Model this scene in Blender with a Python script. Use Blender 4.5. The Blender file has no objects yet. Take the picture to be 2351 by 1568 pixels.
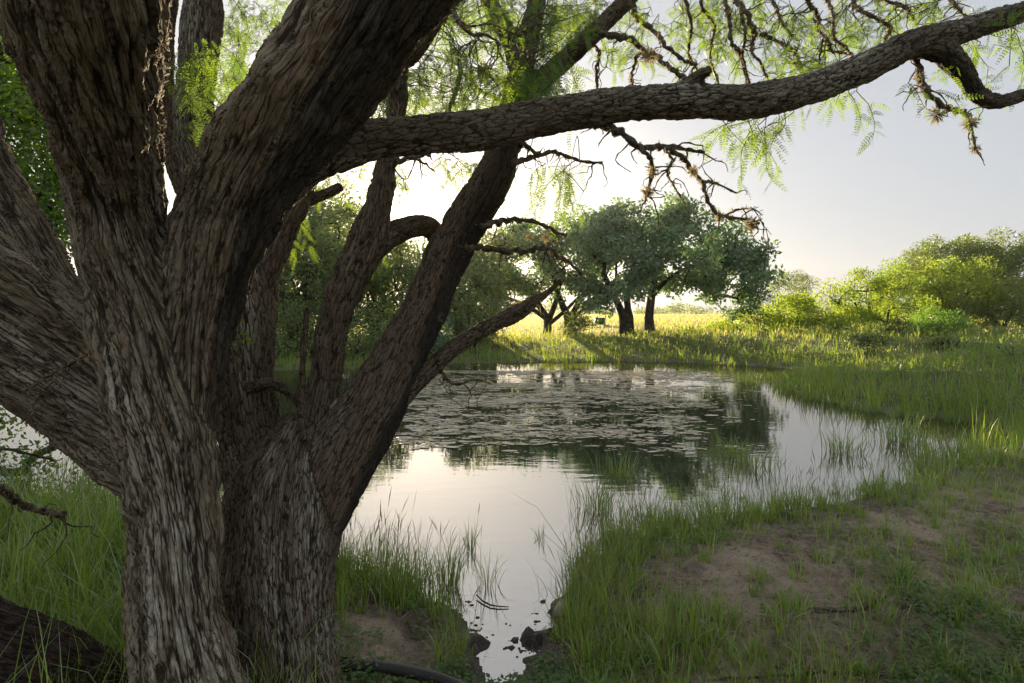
import bpy, math, random
import numpy as np
from mathutils import Vector, Matrix

random.seed(11)
rng = np.random.default_rng(11)
SC = bpy.context.scene
COL = SC.collection

# ------------------------------------------------------------------ camera, sky, sun, exposure
HC = 1.75                      # eye height above the pond surface (z = 0)
FOC = 20.0
KPX = 36.0 / FOC / 2351.0      # metres per reference pixel at one metre (2351 px wide sheet of measurements)
CX, HY = 1175.5, 715.0         # principal column and horizon row of the measurements
cam = bpy.data.cameras.new('camera'); camo = bpy.data.objects.new('camera', cam); COL.objects.link(camo)
camo.location = (0, 0, HC); camo.rotation_euler = (math.pi / 2, 0, 0)
cam.lens = FOC; cam.sensor_width = 36.0; cam.shift_y = -(784.0 - HY) / 2351.0
cam.clip_start = 0.05; cam.clip_end = 9000
SC.camera = camo

SUN_DIR = Vector((-0.194, 1.0, 0.152)).normalized()
SUN_EL = math.asin(SUN_DIR.z); SUN_AZ = math.atan2(SUN_DIR.x, SUN_DIR.y)
world = bpy.data.worlds.new('World'); SC.world = world; world.use_nodes = True
wn, wl = world.node_tree.nodes, world.node_tree.links
wn.clear()
w_out = wn.new('ShaderNodeOutputWorld'); w_bg = wn.new('ShaderNodeBackground')
sky = wn.new('ShaderNodeTexSky'); sky.sky_type = 'NISHITA'; sky.sun_disc = False
sky.sun_elevation = SUN_EL; sky.sun_rotation = SUN_AZ
sky.air_density = 1.0; sky.dust_density = 3.0; sky.ozone_density = 1.0; sky.altitude = 50
w_bg.inputs['Strength'].default_value = 0.05
# thin high haze: pale veil over the whole sky, bright round the sun
tc = wn.new('ShaderNodeTexCoord')
dot = wn.new('ShaderNodeVectorMath'); dot.operation = 'DOT_PRODUCT'; dot.inputs[1].default_value = SUN_DIR
nrm = wn.new('ShaderNodeVectorMath'); nrm.operation = 'NORMALIZE'
wl.new(tc.outputs['Generated'], nrm.inputs[0]); wl.new(nrm.outputs[0], dot.inputs[0])
hsv = wn.new('ShaderNodeHueSaturation'); hsv.inputs['Saturation'].default_value = 0.6
wl.new(sky.outputs[0], hsv.inputs['Color'])
def wmath(op, a, b=None):
    n = wn.new('ShaderNodeMath'); n.operation = op
    for i, v in enumerate((a, b)):
        if v is None: continue
        if isinstance(v, (int, float)): n.inputs[i].default_value = v
        else: wl.new(v, n.inputs[i])
    return n.outputs[0]
def wscale(col, f):
    n = wn.new('ShaderNodeVectorMath'); n.operation = 'SCALE'
    if isinstance(col, tuple): n.inputs[0].default_value = col
    else: wl.new(col, n.inputs[0])
    if isinstance(f, (int, float)): n.inputs['Scale'].default_value = f
    else: wl.new(f, n.inputs['Scale'])
    return n.outputs[0]
def wadd(a, b):
    n = wn.new('ShaderNodeVectorMath'); n.operation = 'ADD'
    for i, v in enumerate((a, b)):
        if isinstance(v, tuple): n.inputs[i].default_value = v
        else: wl.new(v, n.inputs[i])
    return n.outputs[0]
dpos = wmath('MAXIMUM', dot.outputs['Value'], 0.0)
disc = wmath('GREATER_THAN', dot.outputs['Value'], math.cos(math.radians(0.55)))
halo = wmath('POWER', dpos, 5000.0)
acc = wscale(hsv.outputs[0], 0.26)
acc = wadd(acc, (2.65, 2.82, 3.12))
acc = wadd(acc, wscale((25.0, 20.0, 12.0), halo))
acc = wadd(acc, wscale((300.0, 270.0, 220.0), disc))
wl.new(acc, w_bg.inputs['Color']); wl.new(w_bg.outputs[0], w_out.inputs['Surface'])

sl = bpy.data.lights.new('sun', 'SUN'); so = bpy.data.objects.new('sun', sl); COL.objects.link(so)
sl.energy = 5.0; sl.angle = math.radians(0.5); sl.color = (1.0, 0.80, 0.52)
so.rotation_euler = SUN_DIR.to_track_quat('Z', 'Y').to_euler(); so.location = (-10, 50, 30)
SC.view_settings.view_transform = 'Standard'; SC.view_settings.look = 'None'
SC.view_settings.gamma = 1.0; SC.view_settings.use_curve_mapping = False
SC.view_settings.exposure = 1.8
SC.render.engine = 'CYCLES'
SC.cycles.max_bounces = 8; SC.cycles.transparent_max_bounces = 8
SC.cycles.diffuse_bounces = 3; SC.cycles.glossy_bounces = 3; SC.cycles.transmission_bounces = 4
SC.cycles.use_denoising = True; SC.cycles.sample_clamp_indirect = 6.0; SC.cycles.caustics_reflective = False

# ------------------------------------------------------------------ helpers
def W(dx, dy, Y): return np.array(((dx - CX) * KPX * Y, Y, HC - (dy - HY) * KPX * Y))
def Yof(dy, z=0.0): return (HC - z) / (KPX * (dy - HY))
def G(dx, dy, z=0.0):
    Y = Yof(dy, z); return np.array(((dx - CX) * KPX * Y, Y))

def hash3(ix, iy, iz, seed):
    h = (ix.astype(np.int64) * 374761393 + iy.astype(np.int64) * 668265263 + iz.astype(np.int64) * 2147483647 + seed * 1274126177) & 0xFFFFFFFF
    h = ((h ^ (h >> 13)) * 1274126177) & 0xFFFFFFFF
    h = ((h ^ (h >> 16)) * 2246822519) & 0xFFFFFFFF
    return ((h ^ (h >> 15)) & 0xFFFFFF) / float(0xFFFFFF)
def vnoise(p, seed=0):
    i = np.floor(p).astype(np.int64); f = p - i; f = f * f * (3 - 2 * f)
    r = 0
    for a in (0, 1):
        for b in (0, 1):
            for c in (0, 1):
                w = (f[:, 0] if a else 1 - f[:, 0]) * (f[:, 1] if b else 1 - f[:, 1]) * (f[:, 2] if c else 1 - f[:, 2])
                r = r + w * hash3(i[:, 0] + a, i[:, 1] + b, i[:, 2] + c, seed)
    return r
def fbm(p, oct=4, seed=0):
    r = 0; a = 0.5; t = 0
    for o in range(oct):
        r = r + a * vnoise(p * (2.03 ** o), seed + o); t += a; a *= 0.5
    return r / t
def fbm2(x, y, s, oct=4, seed=0):
    return fbm(np.stack((x / s, y / s, np.zeros_like(x) + 0.37), 1), oct, seed)
def worley(p, seed=0):
    i = np.floor(p).astype(np.int64); f1 = np.full(len(p), 9.0); f2 = np.full(len(p), 9.0)
    for a in (-1, 0, 1):
        for b in (-1, 0, 1):
            for c in (-1, 0, 1):
                jx, jy, jz = i[:, 0] + a, i[:, 1] + b, i[:, 2] + c
                d = np.sqrt((jx + hash3(jx, jy, jz, seed) - p[:, 0]) ** 2 + (jy + hash3(jx, jy, jz, seed + 7) - p[:, 1]) ** 2 + (jz + hash3(jx, jy, jz, seed + 13) - p[:, 2]) ** 2)
                f2 = np.minimum(f2, np.maximum(f1, d)); f1 = np.minimum(f1, d)
    return f1, f2
def sstep(a, b, x):
    t = np.clip((x - a) / (b - a), 0, 1); return t * t * (3 - 2 * t)

def mk(name, V, faces, mat, parent=None, attrs=None, smooth=False, vattrs=None):
    """one mesh object from numpy arrays; faces is a list of (M,k) index arrays"""
    me = bpy.data.meshes.new(name)
    V = np.asarray(V, dtype=np.float32)
    faces = [np.asarray(f, dtype=np.int32) for f in faces if len(f)]
    me.vertices.add(len(V)); me.vertices.foreach_set('co', V.ravel())
    nl = sum(f.size for f in faces); npoly = sum(len(f) for f in faces)
    me.loops.add(nl); me.polygons.add(npoly)
    me.loops.foreach_set('vertex_index', np.concatenate([f.ravel() for f in faces]))
    tot = np.concatenate([np.full(len(f), f.shape[1], np.int32) for f in faces])
    st = np.concatenate(([0], np.cumsum(tot)[:-1])).astype(np.int32)
    me.polygons.foreach_set('loop_start', st)
    me.update(calc_edges=True)
    if smooth: me.polygons.foreach_set('use_smooth', np.ones(npoly, bool))
    for k, a in (attrs or {}).items():
        at = me.attributes.new(k, 'FLOAT', 'POINT'); at.data.foreach_set('value', np.asarray(a, np.float32))
    for k, a in (vattrs or {}).items():
        at = me.attributes.new(k, 'FLOAT_VECTOR', 'POINT'); at.data.foreach_set('vector', np.asarray(a, np.float32).ravel())
    if mat: me.materials.append(mat)
    o = bpy.data.objects.new(name, me); COL.objects.link(o)
    if parent is not None: o.parent = parent
    return o
def tag(o, label=None, cat=None, group=None, kind=None):
    if label: o['label'] = label
    if cat: o['category'] = cat
    if group: o['group'] = group
    if kind: o['kind'] = kind
    return o
def thing(name, label, cat, loc=(0, 0, 0), group=None):
    o = bpy.data.objects.new(name, None); COL.objects.link(o); o.location = loc; o.empty_display_size = 0.1
    return tag(o, label, cat, group)
def rebase(root):
    """children were modelled in world space: bring them into the frame of their Empty"""
    for ch in root.children:
        ch.matrix_parent_inverse = Matrix.Translation(-root.location)
class Bag:
    """collects geometry for one mesh"""
    def __init__(s): s.v = []; s.f = []; s.a = []; s.n = 0
    def add(s, V, faces, rnd=0.5):
        V = np.asarray(V, float).reshape(-1, 3)
        for f in faces:
            if len(f): s.f.append(np.asarray(f, np.int64) + s.n)
        s.v.append(V); s.a.append(np.broadcast_to(np.asarray(rnd, float), (len(V),)).copy()); s.n += len(V)
    def build(s, name, mat, parent=None, smooth=False):
        by = {}
        for f in s.f: by.setdefault(f.shape[1], []).append(f)
        return mk(name, np.concatenate(s.v), [np.concatenate(x) for x in by.values()], mat, parent, {'rnd': np.concatenate(s.a)}, smooth)

def unit(v): return v / np.maximum(np.linalg.norm(v, axis=-1, keepdims=True), 1e-9)
def catmull(P, step):
    """P (n,k) control points -> dense samples with about STEP metres between (first three columns are xyz)"""
    P = np.asarray(P, float); out = []
    Q = np.vstack((2 * P[0] - P[1], P, 2 * P[-1] - P[-2]))
    for i in range(1, len(Q) - 2):
        n = max(2, int(np.linalg.norm(Q[i + 1, :3] - Q[i, :3]) / step))
        t = np.linspace(0, 1, n, endpoint=False)[:, None]
        out.append(0.5 * (2 * Q[i] + (Q[i + 1] - Q[i - 1]) * t + (2 * Q[i - 1] - 5 * Q[i] + 4 * Q[i + 1] - Q[i + 2]) * t ** 2 + (3 * Q[i] - Q[i - 1] - 3 * Q[i + 1] + Q[i + 2]) * t ** 3))
    out.append(P[-1:])
    return np.concatenate(out)
def frames(C):
    T = unit(np.gradient(C, axis=0)); N = np.zeros_like(T)
    n = np.cross(T[0], (0.3, -0.9, 0.1)); n /= np.linalg.norm(n)
    for i in range(len(T)):
        n = n - T[i] * n.dot(T[i]); n /= np.linalg.norm(n); N[i] = n
    return T, N, np.cross(T, N)
def tube(C, R, sides, cap=True, lump=0.0, seed=0):
    C = np.asarray(C, float); R = np.asarray(R, float)
    T, N, B = frames(C); n = len(C)
    th = np.arange(sides) / sides * 2 * np.pi
    rr = np.repeat(R[:, None], sides, 1)
    if lump:
        r2 = np.random.default_rng(seed); rr = rr * (1 + lump * (r2.random(rr.shape) - 0.5) * 2)
    V = C[:, None, :] + rr[..., None] * (np.cos(th)[None, :, None] * N[:, None, :] + np.sin(th)[None, :, None] * B[:, None, :])
    V = V.reshape(-1, 3)
    i = np.arange(n - 1)[:, None] * sides; j = np.arange(sides)[None, :]; k = (j + 1) % sides
    F = [np.stack((i + j, i + k, i + sides + k, i + sides + j), -1).reshape(-1, 4)]
    if cap:
        V = np.vstack((V, C[0] - T[0] * R[0] * 0.3, C[-1] + T[-1] * R[-1] * 0.5)); a, b = n * sides, n * sides + 1
        jj = np.arange(sides); kk = (jj + 1) % sides
        F.append(np.stack((np.full(sides, a), kk, jj), 1)); F.append(np.stack((np.full(sides, b), (n - 1) * sides + jj, (n - 1) * sides + kk), 1))
    return V, F
def limb(pts):
    """(dx, dy, Y, width) measurements -> world (x, y, z, r)"""
    out = []; A = np.array(pts, float); T = np.gradient(A[:, :2], axis=0); T /= np.linalg.norm(T, axis=1)[:, None] + 1e-9
    for (dx, dy, Y, w), t in zip(pts, T):
        st = math.sqrt(1 + ((dx - CX) * KPX) ** 2); f = 1 + (st - 1) * t[1] ** 2
        p = W(dx, dy, Y); out.append((*p, w * KPX * Y * 0.5 / f))
    return np.array(out)

def rhombi(P, D, N, L, Wd, rnd, bag):
    """leaf faces: base P, direction D, face normal N, length L, width Wd"""
    D = unit(D); S = unit(np.cross(D, N)); L = np.asarray(L)[:, None]; Wd = np.asarray(Wd)[:, None]
    n = len(P)
    V = np.stack((P, P + D * L * 0.45 + S * Wd * 0.5, P + D * L, P + D * L * 0.45 - S * Wd * 0.5), 1).reshape(-1, 3)
    bag.add(V, [np.arange(n * 4).reshape(n, 4)], np.repeat(rnd, 4))
def blades(P, H, lean, az, Wd, rnd, bag, seg=4, curl=1.0, head=None):
    """grass blades: arcs in a vertical plane that start upright and bend over; head = fraction of width profile for seed heads"""
    n = len(P); t = np.linspace(0, 1, seg + 1)
    ang = lean[:, None] * (0.25 + curl * t[None, :] ** 1.3)
    ds = (H / seg)[:, None]
    hx = np.concatenate((np.zeros((n, 1)), np.cumsum(np.sin(ang[:, :-1]) * ds, 1)), 1)
    hz = np.concatenate((np.zeros((n, 1)), np.cumsum(np.cos(ang[:, :-1]) * ds, 1)), 1)
    c, s = np.cos(az)[:, None], np.sin(az)[:, None]
    C = np.stack((P[:, 0:1] + hx * c, P[:, 1:2] + hx * s, P[:, 2:3] + hz), -1)
    tw = rng.uniform(-1.2, 1.2, (n, 1)) + np.pi / 2
    S = np.stack((np.cos(az[:, None] + tw), np.sin(az[:, None] + tw), np.zeros((n, 1))), -1)
    if head is None: prof = np.array([0.75, 1.0, 0.9, 0.6, 0.0]) if seg == 4 else np.interp(t, [0, 0.3, 1], [0.8, 1, 0])
    else: prof = np.interp(t, head[0], head[1])
    wv = Wd[:, None] * prof[None, :] * 0.5
    Lf = C + S * wv[..., None]; Rt = C - S * wv[..., None]
    V = np.concatenate((Lf, Rt), 1); m = 2 * (seg + 1)
    i = np.arange(seg)
    q = np.stack((i, i + 1, i + seg + 2, i + seg + 1), 1)
    if head is None:      # last piece is a triangle
        F4 = (np.arange(n)[:, None, None] * m + q[None, :-1]).reshape(-1, 4)
        F3 = (np.arange(n)[:, None, None] * m + np.array([[seg - 1, seg, 2 * seg]])[None]).reshape(-1, 3)
        F = [F4, F3]
    else: F = [(np.arange(n)[:, None, None] * m + q[None]).reshape(-1, 4)]
    bag.add(V.reshape(-1, 3), F, np.repeat(rnd, m))
def fronds(P, D, L, rnd, bag, pairs=11, leaf=0.26, wid=0.16, droop=0.5):
    """feathery mesquite leaves: a thin rib with rows of narrow leaflets on both sides"""
    n = len(P); D = unit(D)
    U = unit(np.cross(D, rng.normal(size=(n, 3)) * 0.5 + np.array((0, -0.7, 0.4)))); Nn = np.cross(D, U)
    t = np.linspace(0.14, 1, pairs)
    down = np.array((0, 0, -1.0))
    C = P[:, None] + (D[:, None] * t[None, :, None] + down * (droop * t ** 2)[None, :, None] * 0.5) * L[:, None, None]
    Dt = unit(D[:, None] + down * (droop * t)[None, :, None])
    prof = np.interp(t, [0, 0.3, 0.75, 1], [0.75, 1, 0.9, 0.55])
    for sgn in (1, -1):
        dirs = unit(Dt * 0.42 + sgn * U[:, None] + 0.12 * rng.normal(size=(n, pairs, 3)))
        ll = (L[:, None] * leaf * prof[None]) * rng.uniform(0.85, 1.1, (n, pairs))
        rhombi(C.reshape(-1, 3), dirs.reshape(-1, 3), np.repeat(Nn, pairs, 0), ll.ravel(), (ll * wid + 0.0008).ravel(), np.repeat(rnd, pairs), bag)
    rr = np.stack((P - U * 0.0006, P + U * 0.0006, C[:, -1] + U * 0.0004, C[:, -1] - U * 0.0004), 1)
    mid = C[:, pairs // 2]
    V = np.stack((P - U * 0.0008, P + U * 0.0008, mid + U * 0.0007, mid - U * 0.0007, C[:, -1] + U * 0.0003, C[:, -1] - U * 0.0003), 1)
    F = (np.arange(n)[:, None, None] * 6 + np.array([[0, 1, 2, 3], [3, 2, 4, 5]])[None]).reshape(-1, 4)
    bag.add(V.reshape(-1, 3), [F], np.repeat(rnd, 6))

# ------------------------------------------------------------------ materials
class NT:
    def __init__(s, name):
        s.m = bpy.data.materials.new(name); s.m.use_nodes = True; s.t = s.m.node_tree; s.t.nodes.clear()
        s.out = s.t.nodes.new('ShaderNodeOutputMaterial')
    def n(s, typ, **kw):
        nd = s.t.nodes.new(typ)
        for k, v in kw.items():
            if k == 'i':
                for a, b in v.items(): s.set(nd.inputs[a], b)
            else: setattr(nd, k, v)
        return nd
    def set(s, sock, v):
        if hasattr(v, 'links') or isinstance(v, bpy.types.NodeSocket): s.t.links.new(v, sock)
        elif isinstance(v, (tuple, list)) and len(v) == 3 and sock.type == 'RGBA': sock.default_value = (*v, 1)
        else: sock.default_value = v
    def attr(s, name, o='Fac'): return s.n('ShaderNodeAttribute', attribute_name=name).outputs[o]
    def mix(s, f, a, b, mode='MIX'):
        nd = s.n('ShaderNodeMix', data_type='RGBA', blend_type=mode)
        s.set(nd.inputs[0], f); s.set(nd.inputs[6], a); s.set(nd.inputs[7], b); return nd.outputs[2]
    def noise(s, vec, scale, detail=4, rough=0.55, o='Fac', dist=0.0):
        nd = s.n('ShaderNodeTexNoise', i={'Scale': scale, 'Detail': detail, 'Roughness': rough, 'Distortion': dist})
        if vec is not None: s.t.links.new(vec, nd.inputs['Vector'])
        return nd.outputs[o]
    def ramp(s, f, a, b, lo=0.0, hi=1.0):
        nd = s.n('ShaderNodeMapRange', interpolation_type='SMOOTHSTEP', i={'Value': f, 'From Min': a, 'From Max': b, 'To Min': lo, 'To Max': hi}); return nd.outputs[0]
    def math(s, op, a, b=0.0):
        nd = s.n('ShaderNodeMath', operation=op); s.set(nd.inputs[0], a); s.set(nd.inputs[1], b); return nd.outputs[0]
    def bump(s, h, dist, strength=1.0, normal=None):
        nd = s.n('ShaderNodeBump', i={'Height': h, 'Distance': dist, 'Strength': strength})
        if normal is not None: s.t.links.new(normal, nd.inputs['Normal'])
        return nd.outputs[0]
    def principled(s, **i):
        nd = s.n('ShaderNodeBsdfPrincipled')
        for k, v in i.items(): s.set(nd.inputs[k.replace('_', ' ')], v)
        s.t.links.new(nd.outputs[0], s.out.inputs['Surface']); return nd
    def pos(s): return s.n('ShaderNodeNewGeometry').outputs['Position']

def leaf_mat(name, ca, cb, ta, tb, tf=0.42, gloss=0.05, rough=0.45):
    t = NT(name); r = t.attr('rnd')
    big = t.noise(t.pos(), 0.55, 2)
    f = t.math('ADD', t.math('MULTIPLY', r, 0.75), t.math('MULTIPLY', big, 0.25))
    d = t.n('ShaderNodeBsdfDiffuse', i={'Color': t.mix(f, ca, cb)})
    tr = t.n('ShaderNodeBsdfTranslucent', i={'Color': t.mix(f, ta, tb)})
    gl = t.n('ShaderNodeBsdfGlossy', i={'Color': (1, 1, 1), 'Roughness': rough})
    a = t.n('ShaderNodeMixShader', i={0: tf}); t.t.links.new(d.outputs[0], a.inputs[1]); t.t.links.new(tr.outputs[0], a.inputs[2])
    b = t.n('ShaderNodeMixShader', i={0: gloss}); t.t.links.new(a.outputs[0], b.inputs[1]); t.t.links.new(gl.outputs[0], b.inputs[2])
    t.t.links.new(b.outputs[0], t.out.inputs['Surface'])
    return t.m
def bark_mat(name, dark, mid, pale, lich, stain, warm, cell=0.026):
    """furrowed bark: a darker colour in the cracks, grey plates, crusts of pale lichen and black streaks that follow the grain"""
    t = NT(name); q = t.attr('grain', 'Vector'); h = t.attr('ridge')
    n1 = t.noise(q, 60, 5, 0.65); n2 = t.noise(q, 14, 4, 0.6); n3 = t.noise(q, 4.5, 3, 0.55); n4 = t.noise(q, 190, 4, 0.65)
    def vor(scale, zs, dist, ns):
        nz = t.noise(q, ns, 3, 0.6, 'Color'); sub = t.n('ShaderNodeVectorMath', operation='SUBTRACT'); t.t.links.new(nz, sub.inputs[0]); sub.inputs[1].default_value = (0.5, 0.5, 0.5)
        mu = t.n('ShaderNodeVectorMath', operation='MULTIPLY_ADD'); t.t.links.new(sub.outputs[0], mu.inputs[0]); mu.inputs[1].default_value = (dist, dist, dist); t.t.links.new(q, mu.inputs[2])
        m2 = t.n('ShaderNodeVectorMath', operation='MULTIPLY'); t.t.links.new(mu.outputs[0], m2.inputs[0]); m2.inputs[1].default_value = (1, 1, zs)
        v = t.n('ShaderNodeTexVoronoi', feature='DISTANCE_TO_EDGE', i={'Scale': scale}); t.t.links.new(m2.outputs[0], v.inputs['Vector']); return v.outputs['Distance']
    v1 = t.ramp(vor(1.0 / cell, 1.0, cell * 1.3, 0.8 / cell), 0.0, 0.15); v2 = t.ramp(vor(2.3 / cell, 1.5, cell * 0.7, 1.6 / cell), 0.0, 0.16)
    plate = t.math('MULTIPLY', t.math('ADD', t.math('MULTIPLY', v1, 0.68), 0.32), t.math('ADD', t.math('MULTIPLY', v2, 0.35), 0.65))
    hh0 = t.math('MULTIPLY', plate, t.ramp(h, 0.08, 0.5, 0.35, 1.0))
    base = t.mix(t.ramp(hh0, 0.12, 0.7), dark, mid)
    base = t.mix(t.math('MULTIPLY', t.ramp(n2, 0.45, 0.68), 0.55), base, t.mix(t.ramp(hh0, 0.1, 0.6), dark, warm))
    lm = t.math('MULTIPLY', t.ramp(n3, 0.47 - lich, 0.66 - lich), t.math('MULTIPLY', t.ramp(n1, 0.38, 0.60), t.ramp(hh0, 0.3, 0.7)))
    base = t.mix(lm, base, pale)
    st = t.ramp(t.noise(q, 2.6, 3, 0.5, dist=0.6), 0.60 - stain, 0.70 - stain)
    base = t.mix(t.math('MULTIPLY', st, 0.8), base, (0.022, 0.02, 0.017))
    base = t.mix(0.6, base, t.mix(n4, (0.3, 0.3, 0.3), (1.55, 1.55, 1.55)), 'MULTIPLY')
    hh = t.math('ADD', t.math('MULTIPLY', plate, 1.3), t.math('ADD', t.math('MULTIPLY', n1, 0.5), t.math('MULTIPLY', n4, 0.35)))
    t.principled(Base_Color=base, Roughness=0.9, Specular_IOR_Level=0.2, Normal=t.bump(hh, cell * 0.42, 1.0))
    return t.m
def simple_bark(name, a, b, scale=9.0):
    t = NT(name); p = t.pos()
    n1 = t.noise(p, scale, 5, 0.65); n2 = t.noise(p, scale * 5, 4, 0.6)
    c = t.mix(t.ramp(n1, 0.35, 0.65), a, b)
    t.principled(Base_Color=c, Roughness=0.9, Specular_IOR_Level=0.2, Normal=t.bump(t.math('ADD', n1, n2), 0.012, 0.8)); return t.m

M = {}
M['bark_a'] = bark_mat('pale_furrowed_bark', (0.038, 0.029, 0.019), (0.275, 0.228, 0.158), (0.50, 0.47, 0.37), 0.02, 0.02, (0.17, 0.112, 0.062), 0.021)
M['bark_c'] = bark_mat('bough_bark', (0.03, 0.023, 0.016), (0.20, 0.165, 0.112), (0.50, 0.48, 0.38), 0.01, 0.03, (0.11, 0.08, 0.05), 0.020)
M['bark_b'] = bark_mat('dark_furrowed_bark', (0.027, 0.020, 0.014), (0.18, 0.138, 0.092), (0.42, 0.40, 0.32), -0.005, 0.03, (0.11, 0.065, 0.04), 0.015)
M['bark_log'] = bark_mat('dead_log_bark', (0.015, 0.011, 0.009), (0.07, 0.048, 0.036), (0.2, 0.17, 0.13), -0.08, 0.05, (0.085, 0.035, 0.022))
M['twig'] = simple_bark('twig_bark', (0.05, 0.04, 0.028), (0.17, 0.145, 0.10), 30)
M['far_bark'] = simple_bark('dark_oak_bark', (0.035, 0.028, 0.022), (0.09, 0.075, 0.06), 4)
M['lichen'] = leaf_mat('grey_lichen', (0.20, 0.17, 0.09), (0.34, 0.30, 0.19), (0.25, 0.20, 0.09), (0.40, 0.33, 0.17), 0.42, 0.0)
M['frond'] = leaf_mat('mesquite_leaf', (0.045, 0.10, 0.018), (0.10, 0.17, 0.03), (0.12, 0.26, 0.012), (0.33, 0.43, 0.025), 0.52, 0.04)
M['broad'] = leaf_mat('bright_broad_leaf', (0.05, 0.11, 0.018), (0.10, 0.18, 0.03), (0.18, 0.36, 0.012), (0.38, 0.52, 0.03), 0.52, 0.04)
M['oak'] = leaf_mat('oak_leaf', (0.075, 0.155, 0.075), (0.19, 0.30, 0.16), (0.12, 0.26, 0.06), (0.30, 0.44, 0.13), 0.40, 0.08, 0.45)
M['brush'] = leaf_mat('brush_leaf', (0.095, 0.15, 0.045), (0.22, 0.28, 0.10), (0.17, 0.27, 0.045), (0.36, 0.42, 0.09), 0.46, 0.05)
M['shrub'] = leaf_mat('dark_shrub_leaf', (0.035, 0.07, 0.022), (0.08, 0.12, 0.04), (0.08, 0.14, 0.02), (0.18, 0.24, 0.04), 0.35, 0.04)
M['broadb'] = leaf_mat('fresh_bush_leaf', (0.07, 0.16, 0.035), (0.14, 0.26, 0.06), (0.15, 0.34, 0.02), (0.34, 0.52, 0.04), 0.45, 0.04)
M['sunny'] = leaf_mat('sunlit_tint_leaf', (0.07, 0.11, 0.025), (0.13, 0.17, 0.04), (0.26, 0.42, 0.02), (0.50, 0.60, 0.04), 0.52, 0.03)  # sunlight put into the leaf colour: yellower, stronger transmission for the sunlit plants
M['olive'] = leaf_mat('olive_leaf', (0.08, 0.13, 0.04), (0.17, 0.22, 0.075), (0.18, 0.27, 0.03), (0.36, 0.42, 0.06), 0.44, 0.05)
M['grass'] = leaf_mat('bank_grass_blade', (0.09, 0.175, 0.025), (0.31, 0.39, 0.085), (0.16, 0.34, 0.02), (0.44, 0.56, 0.05), 0.42, 0.08, 0.38)
M['farg'] = leaf_mat('far_grass_blade', (0.09, 0.20, 0.035), (0.29, 0.37, 0.085), (0.18, 0.38, 0.02), (0.58, 0.60, 0.06), 0.46, 0.05)
M['meadow'] = leaf_mat('meadow_grass_blade', (0.18, 0.22, 0.07), (0.34, 0.34, 0.14), (0.42, 0.46, 0.07), (0.66, 0.60, 0.18), 0.5, 0.02)
M['seed'] = leaf_mat('seed_head', (0.12, 0.13, 0.05), (0.24, 0.21, 0.10), (0.22, 0.22, 0.06), (0.34, 0.28, 0.10), 0.35, 0.02)
M['straw'] = leaf_mat('dry_straw', (0.22, 0.17, 0.09), (0.46, 0.38, 0.23), (0.2, 0.15, 0.06), (0.4, 0.3, 0.14), 0.3, 0.03)
M['litter'] = leaf_mat('dry_leaf_litter', (0.11, 0.075, 0.045), (0.34, 0.27, 0.18), (0.1, 0.07, 0.03), (0.2, 0.15, 0.06), 0.15, 0.03)

def ground_mat():
    t = NT('ground_soil'); p = t.pos(); sh = t.attr('shore'); gr = t.attr('green')
    n1 = t.noise(p, 2.2, 5, 0.6); n2 = t.noise(p, 14, 5, 0.65); n3 = t.noise(p, 70, 4, 0.6); n4 = t.noise(p, 0.12, 4, 0.6)
    soil = t.mix(t.ramp(n2, 0.35, 0.65), (0.095, 0.07, 0.05), (0.27, 0.208, 0.148))
    soil = t.mix(t.ramp(n1, 0.42, 0.62), soil, (0.36, 0.285, 0.205))
    soil = t.mix(t.math('MULTIPLY', t.ramp(n3, 0.55, 0.7), 0.6), soil, (0.06, 0.043, 0.03))
    wetf = t.ramp(t.math('ADD', sh, t.math('MULTIPLY', t.math('SUBTRACT', n1, 0.5), 0.7)), 0.02, 0.55, 1.0, 0.0)
    soil = t.mix(wetf, soil, t.mix(n2, (0.022, 0.016, 0.011), (0.055, 0.042, 0.03)))
    grass = t.mix(n4, (0.055, 0.07, 0.022), (0.14, 0.13, 0.045))
    grass = t.mix(t.attr('dry'), grass, t.mix(n4, (0.20, 0.20, 0.07), (0.34, 0.31, 0.13)))
    soil = t.mix(gr, soil, grass)
    rough = t.ramp(wetf, 0.0, 1.0, 0.92, 0.42)
    hh = t.math('ADD', n2, t.math('MULTIPLY', n3, 0.4))
    t.principled(Base_Color=soil, Roughness=rough, Specular_IOR_Level=0.35, Normal=t.bump(hh, 0.045, 1.0)); return t.m
M['ground'] = ground_mat()
def water_mat():
    t = NT('pond_water_surface'); p = t.pos()
    mp = t.n('ShaderNodeMapping', i={'Scale': (0.6, 2.2, 1.0)}); t.t.links.new(p, mp.inputs['Vector'])
    n1 = t.noise(mp.outputs[0], 3.5, 3, 0.5); n2 = t.noise(p, 0.45, 2, 0.5); n3 = t.noise(p, 22, 2, 0.5)
    calm = t.ramp(n2, 0.35, 0.7, 0.25, 1.0)
    hh = t.math('MULTIPLY', t.math('ADD', n1, t.math('MULTIPLY', n3, 0.05)), calm)
    nb = t.bump(hh, 0.008, 0.28)
    d = t.n('ShaderNodeBsdfDiffuse', i={'Color': (0.030, 0.030, 0.018), 'Normal': nb})
    g = t.n('ShaderNodeBsdfGlossy', i={'Color': (0.96, 0.95, 0.93), 'Roughness': 0.015, 'Normal': nb})
    fr = t.n('ShaderNodeFresnel', i={'IOR': 6.0, 'Normal': nb})
    m = t.n('ShaderNodeMixShader', i={0: fr.outputs[0]}); t.t.links.new(d.outputs[0], m.inputs[1]); t.t.links.new(g.outputs[0], m.inputs[2])
    t.t.links.new(m.outputs[0], t.out.inputs['Surface']); return t.m
M['water'] = water_mat()
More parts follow.
